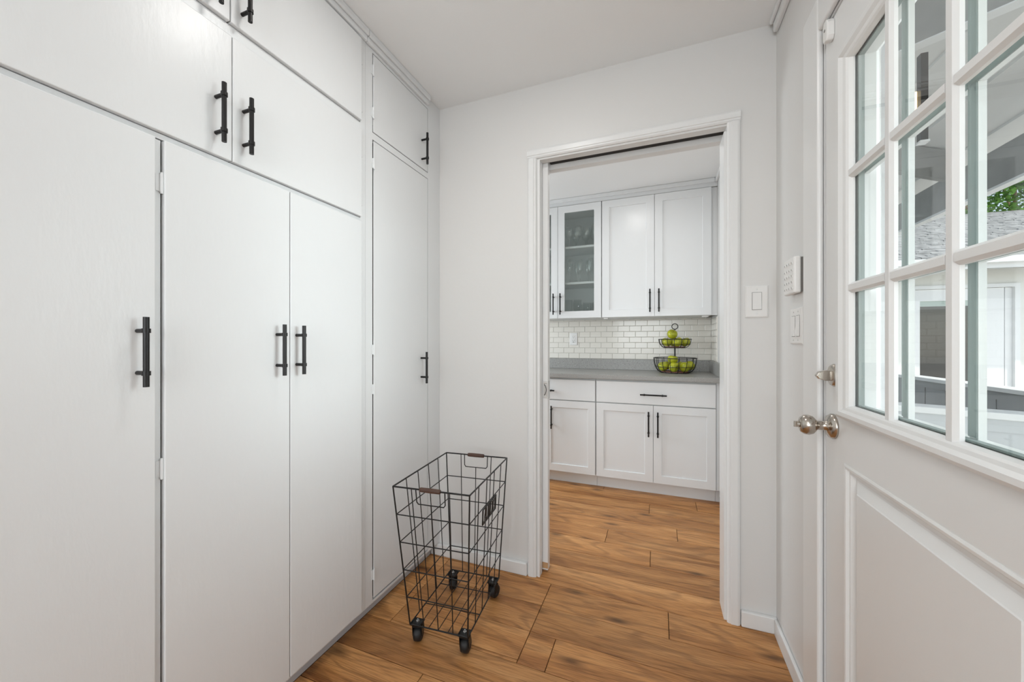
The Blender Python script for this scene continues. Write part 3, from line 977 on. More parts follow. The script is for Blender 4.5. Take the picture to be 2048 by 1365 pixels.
apple(FX - 0.062, FY - 0.040, zu, 0.2, -0.2, 'green apple in the upper bowl on the outlet side')
apple(FX + 0.020, FY - 0.060, zu, 0.5, 0.2, 'green apple in the front of the upper bowl')
apple(FX + 0.078, FY + 0.006, zu, 0.2, 0.3, 'green apple in the upper bowl toward the side wall')
apple(FX - 0.022, FY - 0.046, zu + 0.064, 0.35, -0.5, 'green apple perched on top of the upper bowl')
apple(FX - 0.005, FY + 0.070, zu, 0.3, 0.1, 'green apple at the tile side of the upper bowl')

# ------------------------------------------------------------------ glazed outside door
XS = 0.447          # inner face of the slab
SY0, SY1, SZ0, SZ1 = 0.506, 1.3195, 0.008, 2.049
d2 = tag(bpy.data.objects.new('door_2', None), 'white back door with nine glass panes above a raised panel', 'door', kind='structure')
COL.objects.link(d2); d2.location = (XS, 0.9125, 0); WO['door_2'] = Vector((XS, 0.9125, 0))
GY0, GY1, GZ0, GZ1 = 0.664, 1.164, 1.008, 1.868
PY0, PY1, PZ0, PZ1 = 0.648, 1.205, 0.215, 0.854
XE = XS + 0.044
XG = XS + 0.0060
OY0, OY1, OZ0, OZ1 = GY0 - 0.014, GY1 + 0.03, GZ0 - 0.02, GZ1 + 0.025
slab = MB()
# stiles and rails cut around the lite and around the panel
slab.box(XS, XE, SY0, PY0, SZ0, SZ1).box(XS, XE, PY1, SY1, SZ0, SZ1)
slab.box(XS, XE, PY0, PY1, SZ0, PZ0).box(XS, XE, PY0, PY1, PZ1, OZ0).box(XS, XE, PY0, PY1, OZ1, SZ1)
slab.box(XS, XE, PY0, OY0, OZ0, OZ1).box(XS, XE, OY1, PY1, OZ0, OZ1)
slab.build('slab', M['trim'], d2)
def rect(i, d):
    return (PY0 + i, PY1 - i, PZ0 + i, PZ1 - i, d)
MB().loops([rect(-0.001, XS + 0.002), rect(-0.001, XS - 0.001), rect(0.004, XS - 0.003), rect(0.010, XS - 0.002), rect(0.015, XS + 0.004), rect(0.020, XS + 0.004), rect(0.026, XS + 0.013), rect(0.030, XS + 0.013), rect(0.034, XS + 0.012), rect(0.056, XS + 0.003), rect(0.058, XS + 0.001)], 'x', cap_last=True).build('raised_panel', M['trim'], d2)
def lrect(o, d):
    return (GY0 - o, GY1 + o, GZ0 - o * 0.62, GZ1 + o * 0.75, d)
MB().loops([lrect(0.062, XS + 0.001), lrect(0.062, XS - 0.006), lrect(0.057, XS - 0.013), lrect(0.045, XS - 0.018), lrect(0.030, XS - 0.018), lrect(0.020, XS - 0.012), lrect(0.010, XS - 0.010), lrect(0.004, XS - 0.006), lrect(0.0, XS + 0.002), lrect(0.0, XG - 0.0005)], 'x').build('lite_frame', M['trim'], d2)
MB().loops([lrect(0.034, XE - 0.001), lrect(0.034, XE + 0.010), lrect(0.010, XE + 0.012), lrect(0.0, XE + 0.002), lrect(0.0, XG + 0.0155)], 'x').build('outer_lite_frame', M['trim'], d2)
MB().loops([lrect(0.0, XG + 0.0152), lrect(0.0, XG + 0.0035), lrect(-0.006, XG + 0.0035), lrect(-0.006, XG + 0.0152)], 'x').build('strip_border', M['greygreen'], d2)
YV = (0.8235, 1.000)
ZH = (1.300, 1.584)
mw = 0.0125
cols = [GY0, YV[0], YV[1], GY1]
rows = [GZ0, ZH[0], ZH[1], GZ1]
def muntin_v(y, z0, z1, outer):
    if outer:
        return MB().box(XG + 0.0165, XG + 0.0265, y - 0.009, y + 0.009, z0, z1)
    a, b = XS - 0.007, XG - 0.0005
    pr = [(b, y - mw), (a + 0.006, y - mw), (a, y - mw * 0.55), (a, y + mw * 0.55), (a + 0.006, y + mw), (b, y + mw)]
    n = len(pr)
    return MB().add([(p[0], p[1], z) for z in (z0, z1) for p in pr], [(i, (i + 1) % n, n + (i + 1) % n, n + i) for i in range(n)] + [tuple(range(n)), tuple(range(n, 2 * n))])
def muntin_h(z, y0, y1, outer):
    if outer:
        return MB().box(XG + 0.0165, XG + 0.0260, y0, y1, z - 0.009, z + 0.009)
    a, b = XS - 0.007, XG - 0.0005
    pr = [(b, z - mw), (a + 0.006, z - mw), (a, z - mw * 0.55), (a, z + mw * 0.55), (a + 0.006, z + mw), (b, z + mw)]
    n = len(pr)
    return MB().add([(p[0], y, p[1]) for y in (y0, y1) for p in pr], [(i, (i + 1) % n, n + (i + 1) % n, n + i) for i in range(n)] + [tuple(range(n)), tuple(range(n, 2 * n))])
for y in YV:
    muntin_v(y, GZ0 - 0.004, GZ1 + 0.004, False).build('muntin', M['trim'], d2)
    muntin_v(y, GZ0, GZ1, True).build('outer_muntin', M['trim'], d2)
    MB().box(XG + 0.0145, XG + 0.0163, y - 0.0088, y + 0.0088, GZ0 + 0.006, GZ1 - 0.006).build('strip_bar', M['greygreen'], d2)
for z in ZH:
    for i in range(3):
        e0 = mw if i > 0 else -0.004
        e1 = mw if i < 2 else -0.004
        muntin_h(z, cols[i] + e0 * 0.9, cols[i + 1] - e1 * 0.9, False).build('muntin', M['trim'], d2)
        muntin_h(z, cols[i] + (0.009 if i else 0), cols[i + 1] - (0.009 if i < 2 else 0), True).build('outer_muntin', M['trim'], d2)
        MB().box(XG + 0.0145, XG + 0.0163, cols[i] + 0.009, cols[i + 1] - 0.009, z - 0.0088, z + 0.0088).build('strip_bar', M['greygreen'], d2)
for i in range(3):
    for j in range(3):
        MB().box(XG, XG + 0.003, cols[i] + (0.001 if i else -0.003), cols[i + 1] - (0.001 if i < 2 else -0.003), rows[j] + (0.001 if j else -0.003), rows[j + 1] - (0.001 if j < 2 else -0.003)).build('pane', M['glass'], d2)
# lockset
kb = MB()
ky, kz = 1.271, 0.936
kb.lathe([(0.0001, 0.0), (0.034, 0.0), (0.034, 0.004), (0.030, 0.010), (0.020, 0.014), (0.0125, 0.017), (0.012, 0.036), (0.0165, 0.040), (0.0245, 0.047), (0.0275, 0.056), (0.0265, 0.066), (0.0210, 0.074), (0.010, 0.078), (0.0001, 0.0785)], (XS, ky, kz), (-1, 0, 0), 28)
k1 = kb.build('knob', M['nickel'], d2)
k1['label'] = 'satin nickel round door knob'
MB().cyl((XS - 0.078, ky, kz), (XS - 0.084, ky, kz), 0.0085, 12).box(XS - 0.090, XS - 0.084, ky - 0.0022, ky + 0.0022, kz - 0.008, kz + 0.008).build('turn_button', M['nickel'], k1)
db = MB()
by, bz = 1.2545, 1.076
db.lathe([(0.0001, 0.0), (0.031, 0.0), (0.031, 0.005), (0.027, 0.011), (0.022, 0.013), (0.0001, 0.013)], (XS, by, bz), (-1, 0, 0), 28)
k2 = db.build('deadbolt', M['nickel'], d2)
k2['label'] = 'satin nickel deadbolt with thumb turn'
tt = MB()
prt = [(0.010, 0.012), (0.026, 0.013), (0.040, 0.008), (0.046, -0.002), (0.040, -0.010), (0.024, -0.015), (0.010, -0.014)]
n = len(prt)
tt.add([(XS - a, by + s, bz + b) for s in (-0.0075, 0.0075) for (a, b) in prt], [(i, (i + 1) % n, n + (i + 1) % n, n + i) for i in range(n)] + [tuple(range(n)), tuple(range(n, 2 * n))])
tt.build('thumb_turn', M['nickel'], k2, bevel=0.002)

# frame and casing of the outside door
t5 = tag(bpy.data.objects.new('trim_5', None), 'white frame and flat casing around the glazed back door', 'casing', kind='structure')
COL.objects.link(t5); t5.location = (XR, 0.9, 0); WO['trim_5'] = Vector((XR, 0.9, 0))
MB().box(XR - 0.016, XR - 0.0005, DY1 + 0.003, 1.445, 0, DZ + 0.110).build('side_casing', M['trim'], t5, bevel=0.007, seg=3)
MB().box(XR - 0.016, XR - 0.0005, DY0 - 0.120, DY0 - 0.006, 0, DZ + 0.110).build('side_casing', M['trim'], t5, bevel=0.007, seg=3)
MB().box(XR - 0.016, XR - 0.0005, DY0 - 0.0055, DY1 + 0.0025, DZ + 0.006, DZ + 0.110).build('head_casing', M['trim'], t5, bevel=0.007, seg=3)
MB().box(XR, XR2, DY1, DY1 + 0.021, 0, DZ + 0.022).build('jamb', M['trim'], t5)
MB().box(XR, XR2, DY0 - 0.021, DY0, 0, DZ + 0.022).build('jamb', M['trim'], t5)
MB().box(XR, XR2, DY0, DY1, DZ + 0.001, DZ + 0.022).build('jamb', M['trim'], t5)
MB().box(XE + 0.002, XE + 0.014, DY1 - 0.012, DY1, 0, DZ).build('stop', M['trim'], t5)
MB().box(XR, XR2 + 0.03, DY0, DY1, -0.008, 0.006).build('threshold', M['nickel2'], t5)

# ------------------------------------------------------------------ switches, keypad, sensor
sw = thing('light_switch', (0.3765, YB - 0.001, 1.265), 'single white rocker switch beside the pantry doorway casing', 'switch')
MB().loops([(0.336, 0.4165, 1.266, 1.395, YB), (0.336, 0.4165, 1.266, 1.395, YB - 0.004), (0.340, 0.4125, 1.270, 1.391, YB - 0.0065)], 'y', cap_last=True).build('plate', M['plastic'], sw)
MB().loops([(0.3590, 0.3940, 1.2965, 1.3685, YB - 0.0064), (0.3605, 0.3925, 1.2980, 1.3670, YB - 0.0072)], 'y').build('bezel_gap', M['plasticgrey'], sw)
rk = MB().hexa([(0.3607, YB - 0.0060, 1.2983), (0.3923, YB - 0.0060, 1.2983), (0.3923, YB - 0.0105, 1.2983), (0.3607, YB - 0.0105, 1.2983),
                (0.3607, YB - 0.0060, 1.3667), (0.3923, YB - 0.0060, 1.3667), (0.3923, YB - 0.0072, 1.3667), (0.3607, YB - 0.0072, 1.3667)])
rk.build('rocker', M['plastic'], sw)
for z in (1.283, 1.380):
    MB().cyl((0.3765, YB - 0.0064, z), (0.3765, YB - 0.0072, z), 0.0032, 10).build('screw', M['nickel2'], sw)
s2 = thing('double_light_switch', (XR - 0.001, 1.540, 1.157), 'double white rocker switch below the alarm keypad', 'switch')
MB().loops([(1.482, 1.600, 1.159, 1.281, XR), (1.482, 1.600, 1.159, 1.281, XR - 0.004), (1.486, 1.596, 1.163, 1.277, XR - 0.0065)], 'x', cap_last=True).build('plate', M['plastic'], s2)
for yc in (1.519, 1.563):
    MB().loops([(yc - 0.0175, yc + 0.0175, 1.184, 1.256, XR - 0.0064), (yc - 0.0160, yc + 0.0160, 1.1855, 1.2545, XR - 0.0072)], 'x').build('bezel_gap', M['plasticgrey'], s2)
    MB().hexa([(XR - 0.0060, yc - 0.0158, 1.1857), (XR - 0.0060, yc + 0.0158, 1.1857), (XR - 0.0120, yc + 0.0158, 1.1857), (XR - 0.0120, yc - 0.0158, 1.1857),
               (XR - 0.0060, yc - 0.0158, 1.2543), (XR - 0.0060, yc + 0.0158, 1.2543), (XR - 0.0072, yc + 0.0158, 1.2543), (XR - 0.0072, yc - 0.0158, 1.2543)]).build('rocker', M['plastic'], s2)
    for z in (1.172, 1.268):
        MB().cyl((XR - 0.0064, yc, z), (XR - 0.0072, yc, z), 0.0030, 10).build('screw', M['nickel2'], s2)
kp = thing('alarm_keypad', (XR - 0.001, 1.560, 1.326), 'white alarm keypad with rows of small buttons on the wall', 'keypad')
MB().box(XR - 0.006, XR, 1.492, 1.592, 1.332, 1.446).build('back_plate', M['plasticgrey'], kp)
MB().box(XR - 0.027, XR - 0.006, 1.488, 1.596, 1.328, 1.450).build('housing', M['plastic'], kp, bevel=0.006, seg=3)
for i in range(4):
    for j in range(5):
        z = 1.346 + j * 0.020 + (0.004 if j == 4 else 0)
        y = 1.507 + i * 0.0235
        MB().box(XR - 0.0285, XR - 0.0268, y - 0.0065, y + 0.0065, z - 0.0045, z + 0.0045).build('button', M['plastic'], kp, bevel=0.0012)
        MB().box(XR - 0.0288, XR - 0.0284, y - 0.002, y + 0.002, z - 0.0025, z + 0.0025).build('legend', M['plasticgrey'], kp)
se = thing('door_sensor', (XS - 0.001, 1.272, 1.992), 'small white alarm contact at the top corner of the back door', 'sensor')
hx = [(-0.015, 0.010), (-0.015, 0.046), (-0.008, 0.058), (0.008, 0.058), (0.015, 0.046), (0.015, 0.010), (0.008, 0.0), (-0.008, 0.0)]
n = len(hx)
MB().add([(x, 1.276 + a, 1.990 + b) for x in (XS, XS - 0.018) for (a, b) in hx], [(i, (i + 1) % n, n + (i + 1) % n, n + i) for i in range(n)] + [tuple(range(n)), tuple(range(n, 2 * n))]).build('housing', M['plastic'], se, bevel=0.003)
MB().cyl((XS - 0.018, 1.276, 2.022), (XS - 0.0186, 1.276, 2.022), 0.004, 10).build('lens', M['plasticgrey'], se)

# ------------------------------------------------------------------ wire laundry basket on casters
BX, BY = -0.792, 1.396
ROT = Matrix.Translation((BX, BY, 0)) @ Matrix.Rotation(math.radians(4.9), 4, 'Z')
bk = thing('laundry_basket', (BX, BY, 0), 'black wire rolling laundry basket with two dark wood grips', 'basket')
ZB0, ZT = 0.080, 0.620
WB, LB, WT, LT = 0.240, 0.362, 0.312, 0.452
def bp_(u, v, t):
    """u, v in [-1, 1] across and along, t in [0, 1] up the basket"""
    sx = (WB + (WT - WB) * t) / 2
    sy = (LB + (LT - LB) * t) / 2
    ox, oy = 0.012 * (1 - t), -0.004 * (1 - t)
    return Vector((u * sx + ox - 0.004, v * sy + oy + 0.006, ZB0 + (ZT - ZB0) * t))
rm = MB()
for t, r in ((1.0, 0.0031), (0.8, 0.0021), (0.6, 0.0021), (0.4, 0.0021), (0.2, 0.0021), (0.0, 0.0028)):
    c = [bp_(-1, -1, t), bp_(1, -1, t), bp_(1, 1, t), bp_(-1, 1, t)]
    for i in range(4):
        rm.cyl(c[i], c[(i + 1) % 4], r, 6)
for u in (-1, 1):
    for v in (-1, 1):
        rm.cyl(bp_(u, v, 0), bp_(u, v, 1), 0.0028, 6)
# long sides: four uprights; short sides: three uprights (the middle one stops at the grip loop)
for u in (-1, 1):
    for k in range(1, 5):
        v = -1 + 2 * k / 5
        rm.cyl(bp_(u, v, 0), bp_(u, v, 1), 0.0019, 6)
for v in (-1, 1):
    for k in range(1, 4):
        u = -1 + 2 * k / 4
        rm.cyl(bp_(u, v, 0), bp_(u, v, 0.895 if k == 2 else 1), 0.0019, 6)
    lp = [bp_(-0.38, v, 1.0), bp_(-0.38, v, 0.91), bp_(-0.34, v, 0.895), bp_(0.34, v, 0.895), bp_(0.38, v, 0.91), bp_(0.38, v, 1.0)]
    rm.tube(lp, 0.0022, 6)
rm.xf(ROT).build('wire_frame', M['wire'], bk)
gd = MB()
for k in range(1, 6):
    u = -1 + 2 * k / 6
    gd.cyl(bp_(u, -1, 0) + Vector((0, 0, 0.002)), bp_(u, 1, 0) + Vector((0, 0, 0.002)), 0.0017, 6)
for v in (-0.33, 0.40):
    gd.cyl(bp_(-1, v, 0), bp_(1, v, 0), 0.0019, 6)
gd.xf(ROT).build('bottom_grid', M['wire'], bk)
for v in (-1, 1):
    a, b = bp_(-0.27, v, 1.0), bp_(0.27, v, 1.0)
    gmb = MB()
    dd = (b - a)
    L_ = dd.length
    dn = dd.normalized()
    prof = [(0.0035, 0), (0.0075, 0.001), (0.0085, 0.006), (0.0090, L_ / 2), (0.0085, L_ - 0.006), (0.0075, L_ - 0.001), (0.0035, L_)]
    gmb.lathe(prof, a, dn, 14)
    gmb.xf(ROT).build('wood_grip', M['grip'], bk)
# casters
for (u, v, rz) in ((-1, -1, 0.25), (1, -1, 0.05), (1, 1, -0.30), (-1, 1, 0.55)):
    cpt = bp_(u, v, 0) + Vector((-u * 0.021, -v * 0.021, 0))
    pm = MB().box(cpt.x - 0.020, cpt.x + 0.020, cpt.y - 0.020, cpt.y + 0.020, ZB0 - 0.0055, ZB0 - 0.0020)
    cs = pm.xf(ROT).build('caster', M['wire'], bk)
    bt = MB().cyl((cpt.x, cpt.y, ZB0 - 0.002), (cpt.x, cpt.y, ZB0 + 0.0035), 0.0065, 6).cyl((cpt.x, cpt.y, ZB0 + 0.0035), (cpt.x, cpt.y, ZB0 + 0.009), 0.0030, 8)
    bt.xf(ROT).build('bolt', M['zinc'], cs)
    R2 = Matrix.Translation((cpt.x, cpt.y, 0)) @ Matrix.Rotation(rz, 4, 'Z')
    fk = MB()
    fk.cyl((0, 0, ZB0 - 0.014), (0, 0, ZB0 - 0.0055), 0.012, 12)
    for s in (-1, 1):
        fk.hexa([(s * 0.0180 - 0.001, -0.006, 0.026), (s * 0.0180 + 0.001, -0.006, 0.026), (s * 0.0180 + 0.001, 0.024, 0.026), (s * 0.0180 - 0.001, 0.024, 0.026),
                 (s * 0.0180 - 0.001, -0.012, ZB0 - 0.012), (s * 0.0180 + 0.001, -0.012, ZB0 - 0.012), (s * 0.0180 + 0.001, 0.012, ZB0 - 0.012), (s * 0.0180 - 0.001, 0.012, ZB0 - 0.012)])
    fk.box(-0.0190, 0.0190, -0.012, 0.012, ZB0 - 0.016, ZB0 - 0.012)
    fk.xf(ROT @ R2).build('fork', M['wire'], cs)
    wh = MB()
    wh.lathe([(0.004, -0.0165), (0.020, -0.0165), (0.0260, -0.0130), (0.0278, -0.006), (0.0278, 0.006), (0.0260, 0.0130), (0.020, 0.0165), (0.004, 0.0165), (0.004, -0.0165)], (0, 0.010, 0.0280), (1, 0, 0), 24)
    wh.cyl((-0.0195, 0.010, 0.0280), (0.0195, 0.010, 0.0280), 0.0035, 10)
    wh.xf(ROT @ R2).build('wheel', M['rubber'], cs)
# name plate: LAUNDRY cut from sheet metal on the long side
def side_pt(v, t, out=0.004):
    p = bp_(1, v, t)
    return p + Vector((out, 0, 0))
pv0, pv1, pt0, pt1 = -0.41, 0.32, 0.685, 0.795
fr = MB()
c = [side_pt(pv0, pt0), side_pt(pv1, pt0), side_pt(pv1, pt1), side_pt(pv0, pt1)]
for i in range(4):
    fr.cyl(c[i], c[(i + 1) % 4], 0.0026, 6)
sg = fr.xf(ROT).build('name_plate', M['wire'], bk)
sg['label'] = 'black metal plate with the cut-out word LAUNDRY'
cu = bpy.data.curves.new('lettering', 'FONT')
cu.body = 'LAUNDRY'
cu.extrude = 0.0012
cu.align_x = 'CENTER'
cu.align_y = 'CENTER'
cu.size = 1.0
cu.offset = -0.004
tmp = bpy.data.objects.new('lettering_source', cu)
COL.objects.link(tmp)
bpy.context.view_layer.update()
tme = bpy.data.meshes.new_from_object(tmp.evaluated_get(bpy.context.evaluated_depsgraph_get()))
bpy.data.objects.remove(tmp)
xs = [v.co.x for v in tme.vertices]; ys = [v.co.y for v in tme.vertices]
mx0, mx1, my0, my1 = min(xs), max(xs), min(ys), max(ys)
lm = MB()
lv = []
for v in tme.vertices:
    a = (v.co.x - mx0) / (mx1 - mx0)
    b = (v.co.y - my0) / (my1 - my0)
    p = side_pt(pv0 + (pv1 - pv0) * (0.02 + 0.96 * a), pt0 + (pt1 - pt0) * (0.02 + 0.96 * b), 0.004 + v.co.z)
    lv.append(p)
lm.add(lv, [tuple(p.vertices) for p in tme.polygons])
lm.xf(ROT).build('lettering', M['wire'], sg)

# ------------------------------------------------------------------ ceiling lamps
def downlight(x, y, r, energy, label, color=(1.0, 0.985, 0.96)):
    o = thing('ceiling_downlight', (x, y, ZC - 0.012), label, 'ceiling light')
    MB().lathe([(r, 0.0), (r + 0.022, 0.0), (r + 0.024, 0.004), (r + 0.020, 0.0115), (r, 0.0115), (r, 0.0)], (x, y, ZC - 0.012), n=36).build('trim_ring', M['trim'], o)
    MB().cyl((x, y, ZC - 0.010), (x, y, ZC - 0.0015), r - 0.0005, 36).build('lens', M['lens'], o)
    lp = lamp('downlight_lamp', 'AREA', energy, (x, y, ZC - 0.016), (x, y, 0), color, 2 * r, shape='DISK')
    lp.parent = o
    lp.location = (0, 0, -0.004)
    return o
downlight(-0.50, 0.92, 0.085, 3.6, 'round recessed ceiling light above the hall cabinets')
downlight(-0.19, 2.555, 0.080, 3.2, 'round recessed ceiling light above the pantry counter')
downlight(-0.35, -0.95, 0.085, 4, 'added round recessed ceiling light at the unseen end of the hall')  # extra lamp added behind the camera to brighten the hall

# ------------------------------------------------------------------ outside: wing wall, porch, railing
wing = tag(bpy.data.objects.new('wall_wing', None), 'white grooved board wall projecting beside the back door', 'wall', kind='structure')
COL.objects.link(wing); wing.location = (0.74, 2.10, -0.15); WO['wall_wing'] = Vector((0.74, 2.10, -0.15))
MB().box(XR2, 0.905, 2.066, 2.16, -0.15, 3.0).build('backing', M['siding'], wing)
x = XR2
while x < 0.90:
    x1 = min(x + 0.058, 0.905)
    MB().box(x + 0.002, x1 - 0.002, 2.050, 2.0655, -0.15, 2.75).build('board', M['siding'], wing, bevel=0.003, seg=1)
    x = x1

def roof_z(x):
    return 2.262 - 0.385 * (x - 1.90)
porch = tag(bpy.data.objects.new('porch_roof', None), 'sloping porch roof of white boards on grey timbers outside the door', 'porch roof', kind='structure')
COL.objects.link(porch); porch.location = (1.2, 3.0, 2.3); WO['porch_roof'] = Vector((1.2, 3.0, 2.3))
RY0 = -2.0  # roof lengthened out of view to keep direct sun off the hall floor
bxs = [0.58 + i * 0.27 for i in range(7)]
for i in range(6):
    xa, xb = bxs[i], bxs[i + 1]
    za, zb = roof_z(xa) + 0.205, roof_z(xb) + 0.205 + 0.016
    MB().hexa([(xa, RY0, za), (xb + 0.02, RY0, zb - 0.0077), (xb + 0.02, 5.6, zb - 0.0077), (xa, 5.6, za), (xa, RY0, za + 0.022), (xb + 0.02, RY0, zb + 0.0143), (xb + 0.02, 5.6, zb + 0.0143), (xa, 5.6, za + 0.022)]).build('deck_board', M['porchwood'], porch)
MB().hexa([(0.56, RY0 - 0.05, roof_z(0.56) + 0.245), (2.26, RY0 - 0.05, roof_z(2.26) + 0.245), (2.26, 5.7, roof_z(2.26) + 0.245), (0.56, 5.7, roof_z(0.56) + 0.245),
           (0.56, RY0 - 0.05, roof_z(0.56) + 0.265), (2.26, RY0 - 0.05, roof_z(2.26) + 0.265), (2.26, 5.7, roof_z(2.26) + 0.265), (0.56, 5.7, roof_z(0.56) + 0.265)]).build('roof_covering', M['shingle'], porch)
for y in (3.48, 5.0):
    MB().hexa([(0.59, y, roof_z(0.59)), (1.895, y, roof_z(1.895)), (1.895, y + 0.045, roof_z(1.895)), (0.59, y + 0.045, roof_z(0.59)),
               (0.59, y, roof_z(0.59) + 0.200), (1.895, y, roof_z(1.895) + 0.200), (1.895, y + 0.045, roof_z(1.895) + 0.200), (0.59, y + 0.045, roof_z(0.59) + 0.200)]).build('rafter', M['greywood'], porch)
p0, p1 = Vector((0.92, 2.642, roof_z(0.92))), Vector((1.86, 1.284, roof_z(1.86)))
hn = Vector(((p1 - p0).y, -(p1 - p0).x, 0)).normalized() * 0.030
hmb = MB().hexa([p0 - hn, p1 - hn, p1 + hn, p0 + hn] + [q + Vector((0, 0, 0.198)) for q in (p0 - hn, p1 - hn, p1 + hn, p0 + hn)])
hmb.build('hip_rafter', M['greywood'], porch)
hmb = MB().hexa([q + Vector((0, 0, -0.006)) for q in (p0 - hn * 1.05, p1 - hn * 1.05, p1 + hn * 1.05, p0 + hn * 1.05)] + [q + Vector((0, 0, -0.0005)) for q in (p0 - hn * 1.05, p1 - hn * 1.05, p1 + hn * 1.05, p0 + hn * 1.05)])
hmb.build('hip_lit_underside', M['whitewood'], porch)  # white strip: light on the rafter underside put into the colour
MB().box(1.900, 1.950, RY0, 5.6, 2.108, 2.330).build('eave_beam', M['greywood'], porch)
MB().box(1.898, 1.952, RY0, 5.6, 2.092, 2.1075).build('beam_lit_underside', M['whitewood'], porch)  # white strip paints the lit underside of the beam
for y in (5.3, -1.9):
    MB().box(1.88, 1.97, y, y + 0.09, -0.15, 2.0915).build('post', M['whitewood'], porch)

# hanging lantern
ln = thing('porch_lantern', (1.150, 2.31, 2.50), 'slim dark lantern hanging from the grey porch rafter', 'lantern')
MB().box(1.134, 1.160, 2.300, 2.330, 2.098, 2.500).build('frame', M['darkmetal'], ln)
MB().box(1.130, 1.164, 2.296, 2.334, 2.088, 2.0975).build('cap', M['whitewood'], ln)
MB().cyl((1.128, 2.340, 2.24), (1.128, 2.340, 2.34), 0.014, 12).build('bulb', M['bulb'], ln)

def rail(name, a, b, z0, z1, label, matb, matc, nb, seed):
    """boarded half wall from a to b with a flat cap"""
    rnd = random.Random(seed)
    A, B = Vector((a[0], a[1], 0)), Vector((b[0], b[1], 0))
    d = (B - A).normalized()
    nrm = Vector((d.y, -d.x, 0))
    if nrm.x > 0 and abs(d.y) > 0.8:
        nrm = -nrm
    if nrm.y > 0 and abs(d.y) <= 0.8:
        nrm = -nrm
    L_ = (B - A).length
    o = thing(name, ((A + B) / 2 + Vector((0, 0, z0))), label, 'railing')
    def blk(s0, s1, n0, n1, za, zb):
        return MB().hexa([A + d * s + nrm * q + Vector((0, 0, z)) for z in (za, zb) for (s, q) in ((s0, n0), (s1, n0), (s1, n1), (s0, n1))])
    blk(0, L_, -0.03, 0.0, z0, z1 - 0.03).build('backing', M['dark'], o)
    s = 0.0
    for i in range(nb):
        s1 = L_ * (i + 1) / nb
        blk(s + 0.004, s1 - 0.004, 0.001, 0.019 + rnd.uniform(0, 0.003), z0, z1 - 0.075).build('board', matb, o)
        s = s1
    blk(0, L_, 0.001, 0.026, z1 - 0.0745, z1 - 0.026).build('apron', matb, o)
    blk(-0.01, L_ + 0.01, -0.07, 0.045, z1 - 0.0255, z1).build('cap', matc, o, bevel=0.003)
    return o
rail('porch_railing', (0.912, 2.130), (1.86, 1.756), -0.15, 0.90, 'pale grey boarded half wall joining the white grooved wall', M['paleboard'], M['whitewood'], 5, 1)
rail('porch_railing', (1.90, 5.25), (1.90, 1.85), -0.15, 0.90, 'grey boarded half wall below the porch eave beam', M['railwood'], M['whitewood'], 16, 2)
struct('ground', MB().box(XR2, 30, -20, 40, -0.30, -0.151), M['soil'], 'pale grey paved ground outside', 'ground')

# ------------------------------------------------------------------ outbuilding with shingle roof
P0 = Vector((4.263, 8.834, 0)); TV = Vector((0.996, 0.09, 0)).normalized(); NV = Vector((0.09, -0.996, 0)).normalized()
def fp(s, d, z):
    return P0 + TV * s + NV * d + Vector((0, 0, z))
def fblk(s0, s1, d0, d1, z0, z1):
    return MB().hexa([fp(s, d, z) for z in (z0, z1) for (s, d) in ((s0, d0), (s1, d0), (s1, d1), (s0, d1))])
ob = thing('outbuilding', tuple(fp(1.0, 0, -0.15)), 'cream outbuilding with grey shingle roof and glazed white door', 'building')
wmb = MB()
for blk in ((-3.0, -0.06, -0.2, 0, -0.15, 2.42), (1.40, 7.0, -0.2, 0, -0.15, 2.42), (-0.06, 1.40, -0.2, 0, 2.16, 2.42)):
    b_ = fblk(*blk)
    wmb.add(b_.v, b_.f)
wmb.build('wall', M['stucco'], ob)
fmb = MB()
for blk in ((-0.06, 0.0, -0.1, 0.03, -0.15, 2.16), (1.332, 1.40, -0.1, 0.03, -0.15, 2.16), (0.0, 1.332, -0.1, 0.03, 2.10, 2.16)):
    b_ = fblk(*blk)
    fmb.add(b_.v, b_.f)
dfr = fmb.build('door_frame', M['whitewood'], ob)
dmb = MB()
for blk in ((0.004, 0.092, -0.06, -0.015, -0.13, 2.095), (0.86, 1.225, -0.06, -0.015, -0.13, 2.095), (0.092, 0.86, -0.06, -0.015, 1.893, 2.095), (0.092, 0.86, -0.06, -0.015, -0.13, 0.12)):
    b_ = fblk(*blk)
    dmb.add(b_.v, b_.f)
dl = dmb.build('door', M['whitewood'], ob)
fblk(1.240, 1.331, -0.06, -0.02, -0.13, 2.095).build('side_strip', M['whitewood'], ob)
fblk(0.092, 0.86, -0.045, -0.040, 0.12, 1.80).build('pane', M['duskglass'], dl)
fblk(0.092, 0.86, -0.045, -0.038, 1.801, 1.893).build('shade', M['blind'], dl)
fblk(-3.2, 7.2, 0.0, 0.46, 2.421, 2.44).build('soffit', M['greywood'], ob)
gm = MB()
b_ = fblk(-3.2, 7.2, 0.461, 0.485, 2.36, 2.50); gm.add(b_.v, b_.f)
b_ = fblk(-3.2, 7.2, 0.486, 0.58, 2.44, 2.475); gm.add(b_.v, b_.f)
b_ = fblk(-3.2, 7.2, 0.565, 0.58, 2.475, 2.535); gm.add(b_.v, b_.f)
gm.build('gutter', M['whitewood'], ob)
RS = 0.472
def rz(d):
    return 2.52 + (0.50 - d) * RS
MB().hexa([fp(-3.2, 0.50, rz(0.50) - 0.03), fp(7.2, 0.50, rz(0.50) - 0.03), fp(7.2, -2.8, rz(-2.8) - 0.03), fp(-3.2, -2.8, rz(-2.8) - 0.03),
           fp(-3.2, 0.50, rz(0.50) - 0.01), fp(7.2, 0.50, rz(0.50) - 0.01), fp(7.2, -2.8, rz(-2.8) - 0.01), fp(-3.2, -2.8, rz(-2.8) - 0.01)]).build('roof', M['greywood'], ob)
shm = MB()
rnd = random.Random(5)
nrow = 25
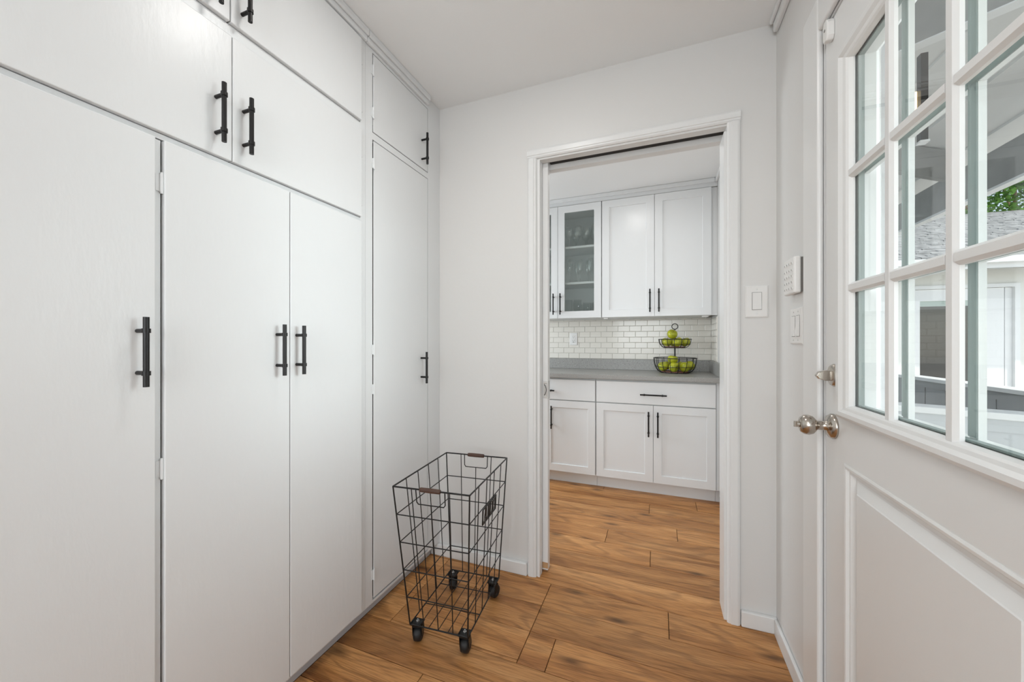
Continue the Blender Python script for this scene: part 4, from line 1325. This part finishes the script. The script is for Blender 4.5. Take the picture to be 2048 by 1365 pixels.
for r in range(nrow):
    d0 = 0.54 - r * 3.34 / nrow
    s = -3.2 + rnd.uniform(-0.2, 0)
    while s < 7.2:
        w = rnd.uniform(0.14, 0.30)
        dd = d0 + rnd.uniform(-0.018, 0.03)
        lift = rnd.uniform(0.018, 0.034)
        q = [(s + 0.004, dd), (s + w - 0.004, dd + rnd.uniform(-0.006, 0.006)), (s + w - 0.004, dd - 0.20), (s + 0.004, dd - 0.20)]
        lo = [fp(a, b, rz(b) - 0.008) for a, b in q]
        hi = [fp(a, b, rz(b) + (lift if i < 2 else 0.002)) for i, (a, b) in enumerate(q)]
        shm.hexa(lo + hi)
        s += w
so = shm.build('shingles', M['shingle'], ob)
so['kind'] = 'stuff'
fblk(-3.2, 7.2, -2.86, -2.74, rz(-2.8) - 0.02, rz(-2.8) + 0.03).build('ridge_cap', M['shingle'], ob)

# ------------------------------------------------------------------ tree beyond the roof
def tree(name, base, height, crown, nleaf, label, seed):
    rnd = random.Random(seed)
    o = thing(name, base, label, 'tree')
    b = Vector(base)
    top = b + Vector((0, 0, height))
    tr = MB()
    tr.cyl(b, b + Vector((0.1, 0, height * 0.55)), 0.16, 10, 0.10)
    tips = []
    for k in range(16):
        an = rnd.uniform(0, 2 * math.pi)
        st = b + Vector((0.08, 0, height * rnd.uniform(0.35, 0.55)))
        en = top + Vector((math.cos(an) * crown[0] * rnd.uniform(0.4, 0.9), math.sin(an) * crown[1] * rnd.uniform(0.4, 0.9), rnd.uniform(-0.8, 0.7) * crown[2]))
        md = (st + en) / 2 + Vector((rnd.uniform(-.2, .2), rnd.uniform(-.2, .2), 0.15))
        tr.tube([st, md, en], 0.035, 5)
        tips.append(en)
    tr.build('trunk', M['bark'], o)
    lf = MB()
    for i in range(nleaf):
        th = rnd.uniform(0, 2 * math.pi)
        ph = math.acos(rnd.uniform(-1, 1))
        rr = rnd.uniform(0.55, 1.0) ** 0.5
        c = top + Vector((crown[0] * rr * math.sin(ph) * math.cos(th), crown[1] * rr * math.sin(ph) * math.sin(th), crown[2] * rr * math.cos(ph)))
        c += Vector((math.sin(c.x * 3.1) * 0.18, math.cos(c.y * 2.7) * 0.18, math.sin(c.z * 4.0 + c.x * 2) * 0.15))
        a = Vector((rnd.uniform(-1, 1), rnd.uniform(-1, 1), rnd.uniform(-0.6, 0.6))).normalized()
        u = a.cross(Vector((rnd.uniform(-1, 1), rnd.uniform(-1, 1), rnd.uniform(-1, 1)))).normalized()
        L_ = rnd.uniform(0.09, 0.17)
        Wd = L_ * 0.32
        lf.add([c, c + a * L_ * 0.5 + u * Wd, c + a * L_, c + a * L_ * 0.5 - u * Wd], [(0, 1, 2, 3)])
    fo = lf.build('foliage', M['leaf'], o)
    fo['kind'] = 'stuff'
tree('leafy_tree', (10.2, 15.6, -0.15), 6.1, (2.2, 1.8, 1.35), 9000, 'bright green leafy tree behind the shingle roof ridge', 3)
